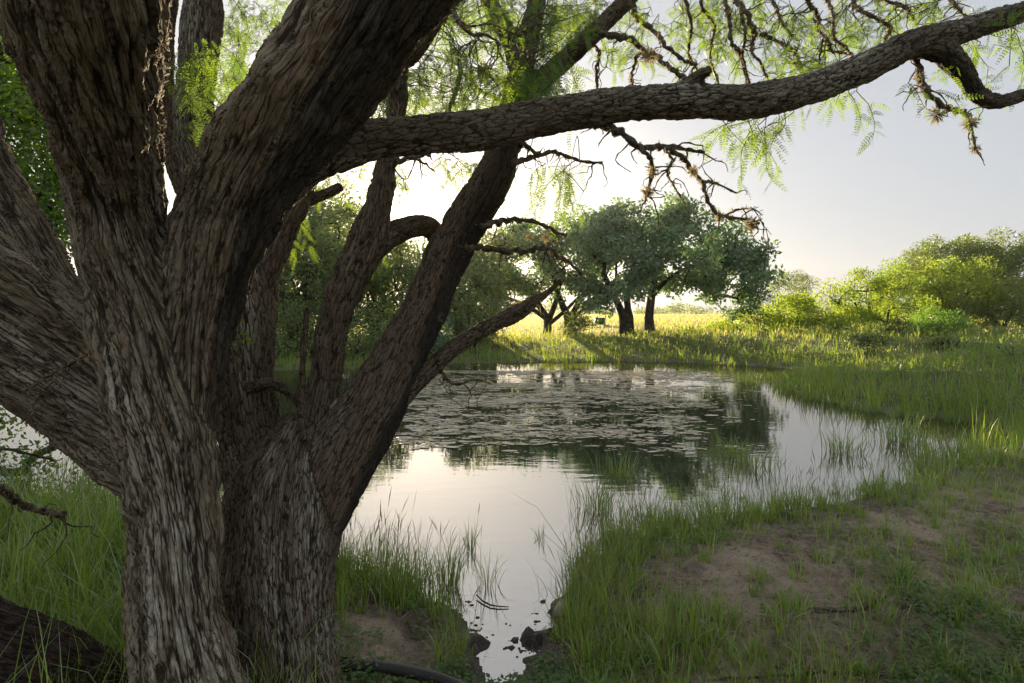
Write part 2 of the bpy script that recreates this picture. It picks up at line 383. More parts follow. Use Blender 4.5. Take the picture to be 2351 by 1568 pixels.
def scum_mat():
    t = NT('floating_weed'); r = t.attr('rnd')
    t.principled(Base_Color=t.mix(r, (0.22, 0.20, 0.09), (0.66, 0.57, 0.42)), Roughness=t.ramp(r, 0, 1, 0.30, 0.55), Specular_IOR_Level=0.9, Normal=t.bump(t.noise(t.pos(), 60, 3), 0.004, 0.6)); return t.m
M['scum'] = scum_mat()
def plain(name, c, rough=0.6, var=0.3, scale=20, spec=0.4, bump=0.003, metallic=0.0):
    t = NT(name); n1 = t.noise(t.pos(), scale, 4)
    t.principled(Base_Color=t.mix(n1, tuple(x * (1 - var) for x in c), tuple(min(1, x * (1 + var)) for x in c)), Roughness=rough, Specular_IOR_Level=spec, Metallic=metallic, Normal=t.bump(n1, bump, 0.6)); return t.m
M['pipe'] = plain('black_plastic', (0.034, 0.031, 0.028), 0.55, 0.7, 9, 0.45)
M['mud'] = plain('wet_mud', (0.032, 0.024, 0.016), 0.62, 0.5, 60, 0.4, 0.012)
M['crumb'] = plain('dry_soil_crumb', (0.17, 0.13, 0.092), 0.95, 0.5, 40, 0.2, 0.004)
M['stone'] = plain('pale_limestone', (0.36, 0.31, 0.24), 0.8, 0.35, 25, 0.3, 0.008)
M['feeder'] = plain('green_painted_steel', (0.06, 0.12, 0.075), 0.5, 0.25, 8)
M['steel'] = plain('weathered_steel', (0.13, 0.12, 0.11), 0.55, 0.3, 15, 0.5)

# ------------------------------------------------------------------ the ground and the pond
SHORE = [(-200, 1185), (0, 1195), (150, 1215), (290, 1240), (500, 1280), (770, 1318), (830, 1350), (900, 1368), (985, 1385), (1040, 1405),
         (1085, 1465), (1118, 1530), (1135, 1566), (1165, 1562), (1195, 1520), (1240, 1490), (1270, 1440), (1283, 1395), (1305, 1350), (1350, 1300),
         (1420, 1262), (1500, 1238), (1600, 1215), (1700, 1195), (1800, 1180), (1900, 1162), (2000, 1138), (2100, 1105), (2190, 1070), (2290, 1035), (2345, 1000),
         (2300, 975), (2200, 962), (2120, 958), (2050, 950), (1990, 940), (1900, 922), (1840, 905), (1815, 885), (1850, 864), (1880, 854), (1800, 845),
         (1700, 838), (1600, 834), (1500, 831), (1400, 830), (1300, 831), (1200, 832), (1080, 834), (1000, 838), (900, 842), (800, 846), (640, 850), (500, 856),
         (300, 866), (0, 880), (-300, 900), (-600, 945), (-700, 1020), (-500, 1120)]
POLY = np.array([G(a, b) for a, b in SHORE])
def shore_dist(x, y):
    """distance to the waterline, negative in the pond"""
    p = np.stack((x, y), 1); best = np.full(len(p), 1e9); ins = np.zeros(len(p), bool)
    for a, b in zip(POLY, np.roll(POLY, -1, 0)):
        e = b - a; t = np.clip(((p - a) @ e) / (e @ e), 0, 1)
        best = np.minimum(best, np.linalg.norm(p - a - t[:, None] * e, axis=1))
        c = ((a[1] <= p[:, 1]) != (b[1] <= p[:, 1])) & (p[:, 0] < (b[0] - a[0]) * (p[:, 1] - a[1]) / (b[1] - a[1] + 1e-12) + a[0]); ins ^= c
    return np.where(ins, -best, best)
def height(x, y, sd=None):
    x = np.asarray(x, float); y = np.asarray(y, float)
    if sd is None: sd = shore_dist(x, y)
    r = np.hypot(x, y)
    near = sstep(14, 5, r)
    wob = (fbm2(x, y, 0.42, 5, 3) - 0.5) * (0.36 * near + 0.5 * (1 - near))
    s = sd + wob * sstep(0.0, 0.25, np.abs(sd) + 0.15)
    land = 0.015 + 0.11 * (1 - np.exp(-np.maximum(s, 0) / 0.35)) + 0.30 * sstep(1.0, 7.0, s) * (1 - 0.6 * near)
    land = land + 0.35 * sstep(0.3, 5.0, s) * sstep(4.0, 9.0, x) * sstep(5.5, 9, y)
    far = sstep(20, 60, r)
    land = land + (fbm2(x, y, 1.3, 4, 5) - 0.5) * (0.10 + 0.12 * (1 - near)) * sstep(0.05, 0.9, s) + far * (fbm2(x, y, 60.0, 3, 8) - 0.5) * 0.5
    land = land + near * ((fbm2(x, y, 0.16, 4, 9) - 0.5) * 0.085 + (fbm2(x, y, 0.05, 3, 19) - 0.5) * 0.03) * sstep(0.0, 0.15, s)
    hoof = worley(np.stack((x / 0.30, y / 0.30, np.full_like(x, 0.5)), 1), 77)[0]; land = land - near * 0.030 * sstep(0.42, 0.16, hoof) * sstep(0.0, 0.3, s)
    mound = 0.10 * np.exp(-(((x - 1.6) / 1.3) ** 2 + ((y - 3.6) / 0.9) ** 2)); land = land + mound * sstep(0.1, 0.8, s)
    bed = -np.minimum(0.6, 0.16 * np.maximum(-s, 0)) - 0.004
    cx, cy = G(1228, 1478); bar = np.exp(-(((x - cx) / 0.13) ** 2 + ((y - cy) / 0.14) ** 2)); cx, cy = G(1095, 1470); bar = np.maximum(bar, 0.8 * np.exp(-(((x - cx) / 0.07) ** 2 + ((y - cy) / 0.10) ** 2)))
    bed = bed + bar * (fbm2(x, y, 0.075, 3, 23) - 0.40) * 0.26
    return np.where(s > 0, land, bed)
def make_ground():
    rr = np.concatenate((np.geomspace(0.15, 1.9, 16, endpoint=False), np.geomspace(1.9, 7.5, 150, endpoint=False), np.geomspace(7.5, 45, 60, endpoint=False), np.geomspace(45, 4000, 36)))
    af = np.linspace(math.radians(-50), math.radians(50), 330); ab = np.linspace(math.radians(50), math.radians(310), 50)[1:-1]
    an = np.concatenate((af, ab)); na, nr = len(an), len(rr)
    A, R = np.meshgrid(an, rr)
    x, y = (R * np.sin(A)).ravel(), (R * np.cos(A)).ravel()
    sd = shore_dist(x, y); z = height(x, y, sd)
    x = np.append(x, 0); y = np.append(y, 0); z = np.append(z, 0.2); sd = np.append(sd, 2)
    i = np.arange(nr - 1)[:, None] * na; j = np.arange(na)[None]; k = (j + 1) % na
    F = np.stack((i + j, i + na + j, i + na + k, i + k), -1).reshape(-1, 4)
    jj = np.arange(na); F3 = np.stack((np.full(na, nr * na), jj, (jj + 1) % na), 1)
    r = np.hypot(x, y); g = sstep(6, 8.5, r) * sstep(-0.25, 0.1, sd)
    o = mk('ground', np.stack((x, y, z), 1), [F, F3], M['ground'], None, {'shore': np.maximum(sd, 0), 'green': g, 'dry': sstep(23, 38, r)}, True)
    tag(o, kind='structure')
make_ground()
def make_water():
    x0, x1, y0, y1 = -26.0, 22.0, 2.2, 24.0; nx, ny = 60, 40
    X, Yg = np.meshgrid(np.linspace(x0, x1, nx), np.linspace(y0, y1, ny))
    V = np.stack((X.ravel(), Yg.ravel(), np.zeros(nx * ny)), 1)
    i = np.arange(ny - 1)[:, None] * nx; j = np.arange(nx - 1)[None]
    F = np.stack((i + j, i + j + 1, i + nx + j + 1, i + nx + j), -1).reshape(-1, 4)
    # keep only the part over the pond
    c = V[F].mean(1); keep = shore_dist(c[:, 0], c[:, 1]) < 0.9
    tag(mk('pond_water', V, [F[keep]], M['water'], None, None, True), kind='structure')
make_water()

# ------------------------------------------------------------------ the two old mesquite trees in front
def bark_skin(name, limbs, mat, parent, voxel, cell, amp, stretch=0.2, twist=0.5, smooth_it=12, seed=0):
    """limbs: list of (n,4) control rows; they are fused into one skin, then the furrows are carved along each limb's own grain"""
    bag = Bag(); samples = []
    for L in limbs:
        S = catmull(L, 0.02); samples.append(S)
        sub = S[::2] if len(S) > 8 else S
        V, F = tube(sub[:, :3], sub[:, 3], 28); bag.add(V, F)
    o = bag.build('raw', None)
    md = o.modifiers.new('r', 'REMESH'); md.mode = 'VOXEL'; md.voxel_size = voxel
    ms = o.modifiers.new('s', 'SMOOTH'); ms.factor = 0.5; ms.iterations = smooth_it
    dg = bpy.context.evaluated_depsgraph_get(); ev = o.evaluated_get(dg); me = bpy.data.meshes.new_from_object(ev)
    old = o.data; bpy.data.objects.remove(o); bpy.data.meshes.remove(old)
    n = len(me.vertices); co = np.zeros(n * 3, np.float32); me.vertices.foreach_get('co', co); co = co.reshape(-1, 3).astype(float)
    no = np.zeros(n * 3, np.float32); me.vertices.foreach_get('normal', no); no = no.reshape(-1, 3).astype(float)
    wsum = np.zeros(n); hsum = np.zeros(n); bestw = np.zeros(n); grain = np.zeros((n, 3))
    for li, S in enumerate(samples):
        C, R = S[:, :3], S[:, 3]; T, N, B = frames(C)
        s = np.concatenate(([0], np.cumsum(np.linalg.norm(np.diff(C, axis=0), axis=1)))); Rm = R.mean()
        idx = np.zeros(n, int)
        for a in range(0, n, 40000):
            c = co[a:a + 40000]; d2 = (c ** 2).sum(1)[:, None] - 2 * c @ C.T + (C ** 2).sum(1)[None]
            idx[a:a + 40000] = np.argmin(d2, 1)
        rel = co - C[idx]; ax = (rel * T[idx]).sum(1); ss = s[idx] + ax
        rad = rel - T[idx] * ax[:, None]; d = np.linalg.norm(rad, axis=1)
        over = np.maximum(0, np.maximum(-ss, ss - s[-1]))
        w = np.exp(-7.0 * (np.maximum(d, 0.3 * R[idx]) / R[idx] + over * 8))
        th = np.arctan2((rad * B[idx]).sum(1), (rad * N[idx]).sum(1)) + twist * ss
        q = np.stack((np.cos(th) * Rm + li * 3.1, np.sin(th) * Rm, ss * stretch), 1)
        m = w > bestw * 0.25
        if m.any():
            qq = q[m]
            warp = np.stack((vnoise(qq / (cell * 2.2), 31), vnoise(qq / (cell * 2.2), 37), vnoise(qq / (cell * 2.2), 41)), 1) - 0.5
            f1, f2 = worley(qq / cell + warp * 1.1, seed + 1)
            ridge = 0.30 + 0.70 * sstep(0.0, 0.28, f2 - f1)
            c1 = np.abs(fbm(qq / (cell * 1.25) + warp * 0.8, 2, seed + 3) - 0.5) * 2; c2 = np.abs(fbm(qq / (cell * 0.55) + warp, 2, seed + 4) - 0.5) * 2
            ridge = ridge * (0.30 + 0.70 * sstep(0.0, 0.15, c1)) * (0.68 + 0.32 * sstep(0.0, 0.2, c2))
            g1, g2 = worley(np.stack((qq[:, 0], qq[:, 1], qq[:, 2] * 0.45), 1) / (cell * 2.8) + warp * 0.6, seed + 15)
            ridge = ridge * (0.50 + 0.50 * sstep(0.0, 0.20, g2 - g1))
            ridge = np.clip(ridge * 1.18 + (fbm(qq / (cell * 0.3), 2, seed + 6) - 0.5) * 0.25, 0, 1)
            hsum[m] += ridge * w[m]; wsum[m] += w[m]
        up = w > bestw; grain[up] = q[up] / np.array((1, 1, 1.0)); bestw = np.maximum(bestw, w)
    ridge = hsum / np.maximum(wsum, 1e-12)
    lump = fbm(co / 0.16, 3, seed + 9) - 0.5; fine = fbm(co / 0.02, 2, seed + 11) - 0.5
    co2 = co + no * ((ridge - 0.62) * amp + lump * amp * 2.4 + fine * amp * 0.25)[:, None]
    me.vertices.foreach_set('co', co2.astype(np.float32).ravel())
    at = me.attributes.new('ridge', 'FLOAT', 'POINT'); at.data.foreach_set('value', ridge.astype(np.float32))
    at = me.attributes.new('grain', 'FLOAT_VECTOR', 'POINT'); at.data.foreach_set('vector', grain.astype(np.float32).ravel())
    me.materials.clear(); me.materials.append(mat)
    me.polygons.foreach_set('use_smooth', np.ones(len(me.polygons), bool)); me.update()
    me.name = name; ob = bpy.data.objects.new(name, me); COL.objects.link(ob)
    if parent is not None: ob.parent = parent
    return ob

A_TRUNK = limb([(440, 1800, 1.95, 420), (433, 1640, 1.96, 300), (425, 1568, 1.97, 262), (406, 1400, 1.98, 226), (400, 1200, 2.0, 222), (387, 1050, 2.0, 230), (360, 900, 2.0, 248),
                (335, 750, 1.99, 246), (295, 600, 1.95, 222), (270, 480, 1.88, 214), (255, 380, 1.8, 234), (243, 290, 1.7, 262), (230, 190, 1.58, 312), (216, 90, 1.46, 362), (205, 0, 1.36, 410), (190, -130, 1.25, 470), (176, -230, 1.18, 495)])
A_LIMB = limb([(415, 1080, 2.02, 130), (428, 900, 2.03, 170), (448, 750, 2.03, 190), (485, 610, 2.02, 205), (530, 490, 2.0, 230), (592, 375, 1.96, 240), (695, 230, 1.9, 246), (812, 80, 1.82, 256), (910, -50, 1.74, 268), (970, -130, 1.7, 270)])
A_BOUGH = limb([(540, 500, 2.02, 170), (610, 420, 2.05, 170), (690, 360, 2.1, 135), (790, 331, 2.13, 108), (900, 317, 2.16, 90), (1000, 306, 2.2, 88), (1100, 296, 2.24, 88), (1200, 281, 2.28, 82), (1300, 261, 2.32, 79),
                (1400, 243, 2.36, 78), (1500, 233, 2.4, 77), (1600, 232, 2.44, 82), (1700, 235, 2.48, 80), (1800, 219, 2.54, 75), (1900, 189, 2.6, 68), (2000, 149, 2.66, 68), (2100, 98, 2.72, 62), (2200, 73, 2.78, 56), (2300, 42, 2.84, 50), (2420, 0, 2.9, 46), (2600, -60, 2.95, 44)])
A_FORK = limb([(2060, 115, 2.72, 50), (2140, 108, 2.74, 54), (2200, 150, 2.76, 54), (2250, 218, 2.78, 42), (2300, 232, 2.8, 33), (2370, 208, 2.82, 30), (2450, 170, 2.85, 28)])
A_STUB = limb([(1545, 215, 2.42, 40), (1590, 182, 2.4, 32), (1622, 165, 2.38, 28), (1640, 157, 2.37, 24)])
A_LEFT = limb([(430, 1130, 2.12, 190), (290, 985, 2.25, 235), (150, 850, 2.25, 268), (0, 720, 2.15, 300), (-190, 565, 2.0, 330), (-300, 475, 1.92, 340)])
A_LEFT2 = limb([(290, 900, 2.4, 170), (130, 670, 2.45, 150), (28, 495, 2.45, 140), (-48, 350, 2.4, 145), (-110, 190, 2.35, 150)])
tree_a = thing('mesquite_tree', 'big pale barked mesquite tree with forked trunk and long bough reaching right', 'tree', (A_TRUNK[0][0], A_TRUNK[0][1], 0.1))
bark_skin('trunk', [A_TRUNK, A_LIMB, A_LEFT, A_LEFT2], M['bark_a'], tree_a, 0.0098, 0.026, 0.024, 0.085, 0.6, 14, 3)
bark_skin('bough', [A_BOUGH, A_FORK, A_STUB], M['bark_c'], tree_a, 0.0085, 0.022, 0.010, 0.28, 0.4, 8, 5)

B_BASE = limb([(640, 1760, 2.36, 400), (640, 1568, 2.38, 288), (635, 1420, 2.42, 272), (640, 1280, 2.48, 290), (660, 1150, 2.56, 290), (685, 1060, 2.64, 220), (712, 975, 2.74, 130)])
B_RIGHT = limb([(690, 1230, 2.5, 180), (745, 1110, 2.58, 185), (800, 1020, 2.66, 170), (868, 912, 2.75, 140), (938, 780, 2.88, 116), (990, 680, 2.98, 102), (1035, 575, 3.08, 98), (1085, 482, 3.15, 94), (1133, 410, 3.2, 86), (1156, 340, 3.25, 76), (1180, 255, 3.3, 72), (1195, 180, 3.3, 66)])
B_UP = limb([(1190, 210, 3.3, 56), (1205, 120, 3.3, 52), (1225, 40, 3.35, 47), (1242, -50, 3.4, 42), (1255, -150, 3.4, 40)])
B_UPR = limb([(1185, 260, 3.32, 50), (1232, 200, 3.4, 46), (1292, 140, 3.45, 45), (1372, 68, 3.5, 42), (1450, -12, 3.6, 38), (1530, -110, 3.7, 34)])
B_UPL = limb([(1195, 170, 3.32, 46), (1172, 90, 3.4, 44), (1140, 40, 3.45, 42), (1112, -30, 3.5, 38)])
B_MID = limb([(690, 1150, 2.58, 150), (722, 1000, 2.66, 84), (752, 830, 2.78, 74), (775, 710, 2.85, 74), (808, 625, 2.92, 84), (850, 540, 2.97, 88), (872, 450, 3.0, 60), (885, 380, 3.05, 50), (898, 310, 3.08, 46), (915, 220, 3.1, 40), (925, 120, 3.15, 36), (940, -20, 3.2, 34)])
B_ARCH = limb([(840, 585, 2.95, 60), (890, 545, 3.05, 56), (945, 520, 3.15, 52), (985, 522, 3.25, 50), (1010, 555, 3.3, 44), (1022, 600, 3.35, 40)])
B_BACK = limb([(620, 1180, 2.6, 170), (575, 1010, 2.75, 150), (562, 850, 2.8, 140), (558, 700, 2.85, 150), (530, 560, 2.88, 120), (475, 420, 2.9, 105), (445, 300, 2.9, 95), (452, 150, 2.9, 95), (468, 0, 2.9, 95), (478, -160, 2.9, 95)])
B_BACK2 = limb([(500, 560, 2.95, 60), (420, 420, 3.0, 50), (384, 280, 3.0, 44), (384, 110, 3.0, 36), (396, -60, 3.0, 34)])
B_BACK3 = limb([(585, 780, 2.85, 90), (605, 650, 2.9, 72), (652, 530, 2.95, 60), (725, 380, 3.0, 56), (790, 272, 2.98, 55), (870, 190, 2.95, 54), (948, 105, 2.92, 54), (1020, 10, 2.9, 48), (1080, -80, 2.9, 46)])
B_ARM = limb([(880, 945, 2.72, 70), (960, 872, 2.82, 48), (1040, 800, 2.88, 42), (1120, 750, 2.93, 37), (1180, 722, 2.97, 38), (1222, 695, 3.0, 28), (1262, 668, 3.05, 16), (1292, 636, 3.1, 8)])
B_STUB = limb([(640, 520, 2.98, 34), (700, 466, 3.05, 28), (745, 447, 3.08, 26), (782, 428, 3.1, 22)])
B_LOW = limb([(560, 900, 2.72, 34), (610, 880, 2.66, 28), (650, 890, 2.64, 24), (690, 930, 2.66, 22), (712, 985, 2.68, 22)])
B_SAP = limb([(700, 1010, 2.5, 26), (694, 900, 2.52, 21), (697, 800, 2.55, 18), (706, 705, 2.58, 12)])
tree_b = thing('mesquite_tree', 'dark many stemmed mesquite tree leaning over the pond behind the big pale trunk', 'tree', (B_BASE[0][0], B_BASE[0][1], 0.1))
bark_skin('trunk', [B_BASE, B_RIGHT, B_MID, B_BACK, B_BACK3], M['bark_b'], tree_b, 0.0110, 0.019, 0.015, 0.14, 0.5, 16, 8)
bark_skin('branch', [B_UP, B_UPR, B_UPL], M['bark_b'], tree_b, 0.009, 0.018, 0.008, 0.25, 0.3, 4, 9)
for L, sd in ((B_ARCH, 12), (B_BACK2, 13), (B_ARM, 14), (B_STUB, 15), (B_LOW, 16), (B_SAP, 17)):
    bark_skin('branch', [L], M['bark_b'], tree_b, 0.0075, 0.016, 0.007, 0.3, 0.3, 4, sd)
LOG = limb([(-200, 1500, 2.08, 310), (-20, 1560, 2.1, 300), (120, 1620, 2.12, 290), (210, 1670, 2.15, 250), (260, 1700, 2.2, 170)])
log = thing('fallen_log', 'thick dark fallen log lying at the foot of the big trunk', 'log', (LOG[2][0], LOG[2][1], 0.1))
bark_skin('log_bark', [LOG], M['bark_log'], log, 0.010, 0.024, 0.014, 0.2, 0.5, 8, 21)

# twigs: traced polylines (dx, dy), depth, width start -> end, host
TW = [
 ([(1665, -60), (1665, 0), (1672, 45), (1682, 101), (1700, 126), (1717, 189), (1722, 205)], 3.4, 12, 6, 'b'),
 ([(1680, -60), (1690, 0), (1714, 31), (1731, 70), (1763, 87), (1812, 108), (1833, 140), (1843, 175)], 3.3, 14, 6, 'b'),
 ([(1731, 70), (1728, 119), (1742, 140), (1763, 185), (1770, 200)], 3.3, 9, 4, 'b'),
 ([(1700, 15), (1712, 80), (1706, 130), (1722, 190)], 3.35, 9, 4, 'b'),
 ([(1845, -60), (1854, 0), (1875, 35), (1882, 70), (1903, 95), (1910, 115), (1952, 126)], 3.2, 11, 5, 'b'),
 ([(1889, 90), (1884, 125), (1878, 154)], 3.2, 5, 3, 'b'),
 ([(1890, -60), (1899, 0), (1913, 35), (1917, 88), (1945, 112), (1955, 133)], 3.1, 10, 5, 'b'),
 ([(1930, -60), (1955, 0), (1980, 25), (2015, 45), (2040, 66), (2032, 88)], 3.2, 12, 6, 'b'),
 ([(1960, -40), (2018, 0), (2050, 7), (2085, 18), (2106, 56)], 3.3, 10, 5, 'b'),
 ([(1360, 80), (1414, 84), (1449, 91), (1480, 119), (1519, 140), (1554, 168), (1580, 185)], 3.4, 17, 10, 'b'),
 ([(1440, -30), (1449, 10), (1470, 49), (1505, 74), (1526, 105), (1568, 137), (1600, 150)], 3.55, 15, 7, 'b'),
 ([(1350, 92), (1358, 100), (1375, 122), (1368, 168), (1372, 210)], 3.45, 10, 6, 'b'),
 ([(1478, 112), (1463, 130), (1449, 165), (1452, 200)], 3.4, 9, 5, 'b'),
 ([(1010, -40), (1036, 10), (1053, 52), (1081, 77), (1120, 84), (1151, 105), (1204, 122), (1232, 140)], 2.6, 11, 4, 'a'),
 ([(1045, 45), (1080, 60), (1130, 55), (1180, 80)], 2.65, 6, 3, 'a'),
 ([(1370, 280), (1431, 308), (1463, 340), (1519, 336), (1568, 343), (1615, 351)], 2.4, 20, 7, 'a'),
 ([(1450, 330), (1484, 354), (1498, 385), (1487, 430), (1482, 462)], 2.42, 13, 5, 'a'),
 ([(1530, 338), (1567, 360), (1588, 395), (1612, 420), (1626, 462), (1651, 493), (1707, 504), (1742, 514)], 2.45, 13, 6, 'a'),
 ([(1610, 417), (1647, 423), (1690, 444)], 2.45, 8, 4, 'a'),
 ([(1662, 497), (1693, 480), (1731, 480), (1749, 493)], 2.45, 6, 3, 'a'),
 ([(1525, 340), (1543, 364), (1533, 395), (1543, 420), (1570, 460)], 2.5, 8, 3, 'a'),
 ([(1190, 325), (1215, 340), (1238, 352)], 3.2, 13, 9, 'b'),
 ([(1170, 385), (1190, 371), (1239, 357), (1274, 353), (1330, 367), (1382, 378)], 3.2, 14, 6, 'b'),
 ([(1100, 520), (1140, 508), (1180, 503), (1240, 515), (1300, 540)], 3.1, 16, 7, 'b'),
 ([(1070, 572), (1110, 566), (1180, 578), (1260, 572), (1282, 590), (1310, 602), (1340, 630)], 3.1, 15, 6, 'b'),
 ([(1268, 574), (1275, 556), (1272, 532)], 3.1, 8, 4, 'b'),
 ([(2103, 120), (2112, 170), (2130, 210), (2165, 245), (2215, 262), (2225, 290), (2240, 342)], 2.72, 19, 8, 'a'),
 ([(900, 380), (925, 368), (955, 360), (985, 352)], 2.9, 14, 8, 'b'),
 ([(950, 362), (980, 378), (1000, 398)], 2.9, 6, 3, 'b'),
 ([(935, 120), (905, 200), (890, 260), (905, 330)], 3.6, 12, 8, 'b'),
 ([(1060, 160), (1040, 230), (1010, 300), (1000, 340)], 3.7, 10, 6, 'b'),
 ([(1070, 170), (1100, 205), (1130, 222), (1165, 240)], 3.7, 8, 5, 'b'),
 ([(975, 870), (1000, 850), (1040, 880), (1095, 872), (1130, 884)], 2.85, 8, 3, 'b'),
 ([(1000, 830), (1020, 860), (1040, 885)], 2.85, 6, 3, 'b'),
 ([(-60, 1010), (0, 1028), (60, 1040), (122, 1056)], 2.6, 10, 5, 'a'),
 ([(-60, 1105), (0, 1124), (45, 1152), (90, 1170), (150, 1178)], 2.3, 22, 12, 'a'),
 ([(60, 895), (110, 865), (165, 835), (215, 805)], 1.95, 7, 4, 'a'),
 ([(70, 945), (95, 905), (130, 870)], 1.95, 5, 3, 'a'),
 ([(1760, -60), (1778, 10), (1800, 60), (1830, 95)], 3.5, 10, 5, 'b'),
 ([(2150, -60), (2180, -10), (2200, 20), (2228, 45)], 3.0, 9, 5, 'b'),
 ([(1560, -60), (1575, 0), (1590, 60), (1580, 120), (1600, 160)], 3.6, 9, 5, 'b'),
 ([(1620, -60), (1612, 10), (1640, 60), (1632, 130), (1650, 190)], 3.6, 9, 4, 'b'),
]
HOST = {'a': tree_a, 'b': tree_b}
SKEL = []                                       # points of all twigs, for hanging leaf sprays
lich = {'a': Bag(), 'b': Bag()}
def lichen_on(C, R, bag, per_m, size):
    L = np.linalg.norm(np.diff(C, axis=0), axis=1).sum(); n = max(3, int(L * per_m))
    i = rng.integers(0, len(C), n); D = unit(rng.normal(size=(n, 3)))
    rhombi(C[i] + D * R[i][:, None] * 0.6, unit(D + rng.normal(size=(n, 3)) * 0.6), rng.normal(size=(n, 3)), rng.uniform(0.4, 1.3, n) * size, rng.uniform(0.15, 0.35, n) * size, rng.random(n), bag)
for k, (pl, Y, w0, w1, host) in enumerate(TW):
    n = len(pl); ctrl = limb([(x + random.uniform(-2, 2), y + random.uniform(-2, 2), Y + 0.12 * math.sin(i * 1.7 + k), w0 + (w1 - w0) * i / (n - 1)) for i, (x, y) in enumerate(pl)])
    S = catmull(ctrl, 0.025); S[:, :3] += rng.normal(size=(len(S), 3)) * S[:, 3:4] * 0.35
    C, R = S[:, :3], S[:, 3] * (1 + 0.25 * np.sin(np.arange(len(S)) * 1.9 + k))
    bag = Bag(); V, F = tube(C, R, 8, lump=0.12, seed=k); bag.add(V, F)
    SKEL.append(C)
    # bare side twiglets with knuckles
    for q in range(int(len(C) / 5) + 2):
        i = random.randrange(1, len(C)); d = unit(rng.normal(size=3) * (1, 0.8, 0.7) + (0, 0, -0.55)); m = random.randint(4, 9)
        step = random.uniform(0.012, 0.032); pts = [C[i]]
        for s in range(m):
            d = unit(d + rng.normal(size=3) * 0.42 + (0, 0, -0.12)); pts.append(pts[-1] + d * step)
        pts = np.array(pts); r0 = min(0.0035, R[i] * 0.5)
        V, F = tube(pts, np.linspace(r0, 0.0012, m + 1) * (1 + 0.5 * (np.arange(m + 1) % 2)), 4); bag.add(V, F)
        if random.random() < 0.5: SKEL.append(pts)
        if k < 26: lichen_on(pts, np.full(len(pts), 0.002), lich[host], 90, 0.010)
    bag.build('branch', M['twig'], HOST[host], True)
    lichen_on(C, R, lich[host], 430 if k < 13 or k > 37 else 150, 0.020)
# clumps of lichen and air plants along the leaning stem
for L in (B_RIGHT, B_ARM, B_UPR, B_MID):
    S = catmull(L, 0.03)
    for q in range(16 if L is B_RIGHT else 9):
        i = random.randrange(len(S) // 6, len(S)); d = unit(rng.normal(size=3) + (0.2, -0.8, 0.2)); c = S[i, :3] + d * S[i, 3] * 0.95
        n = random.randint(25, 70); D = unit(rng.normal(size=(n, 3)) + d * 0.6)
        rhombi(c + rng.normal(size=(n, 3)) * 0.012, D, rng.normal(size=(n, 3)), rng.uniform(0.02, 0.06, n), rng.uniform(0.0015, 0.003, n), rng.random(n), lich['b'])
for h in 'ab': tag(lich[h].build('lichen', M['lichen'], HOST[h]), kind='stuff')
SK = np.concatenate(SKEL + [catmull(L, 0.05)[:, :3] for L in (B_UP, B_UPR, B_UPL, A_BOUGH, A_LIMB, B_BACK, B_BACK3, B_MID)])

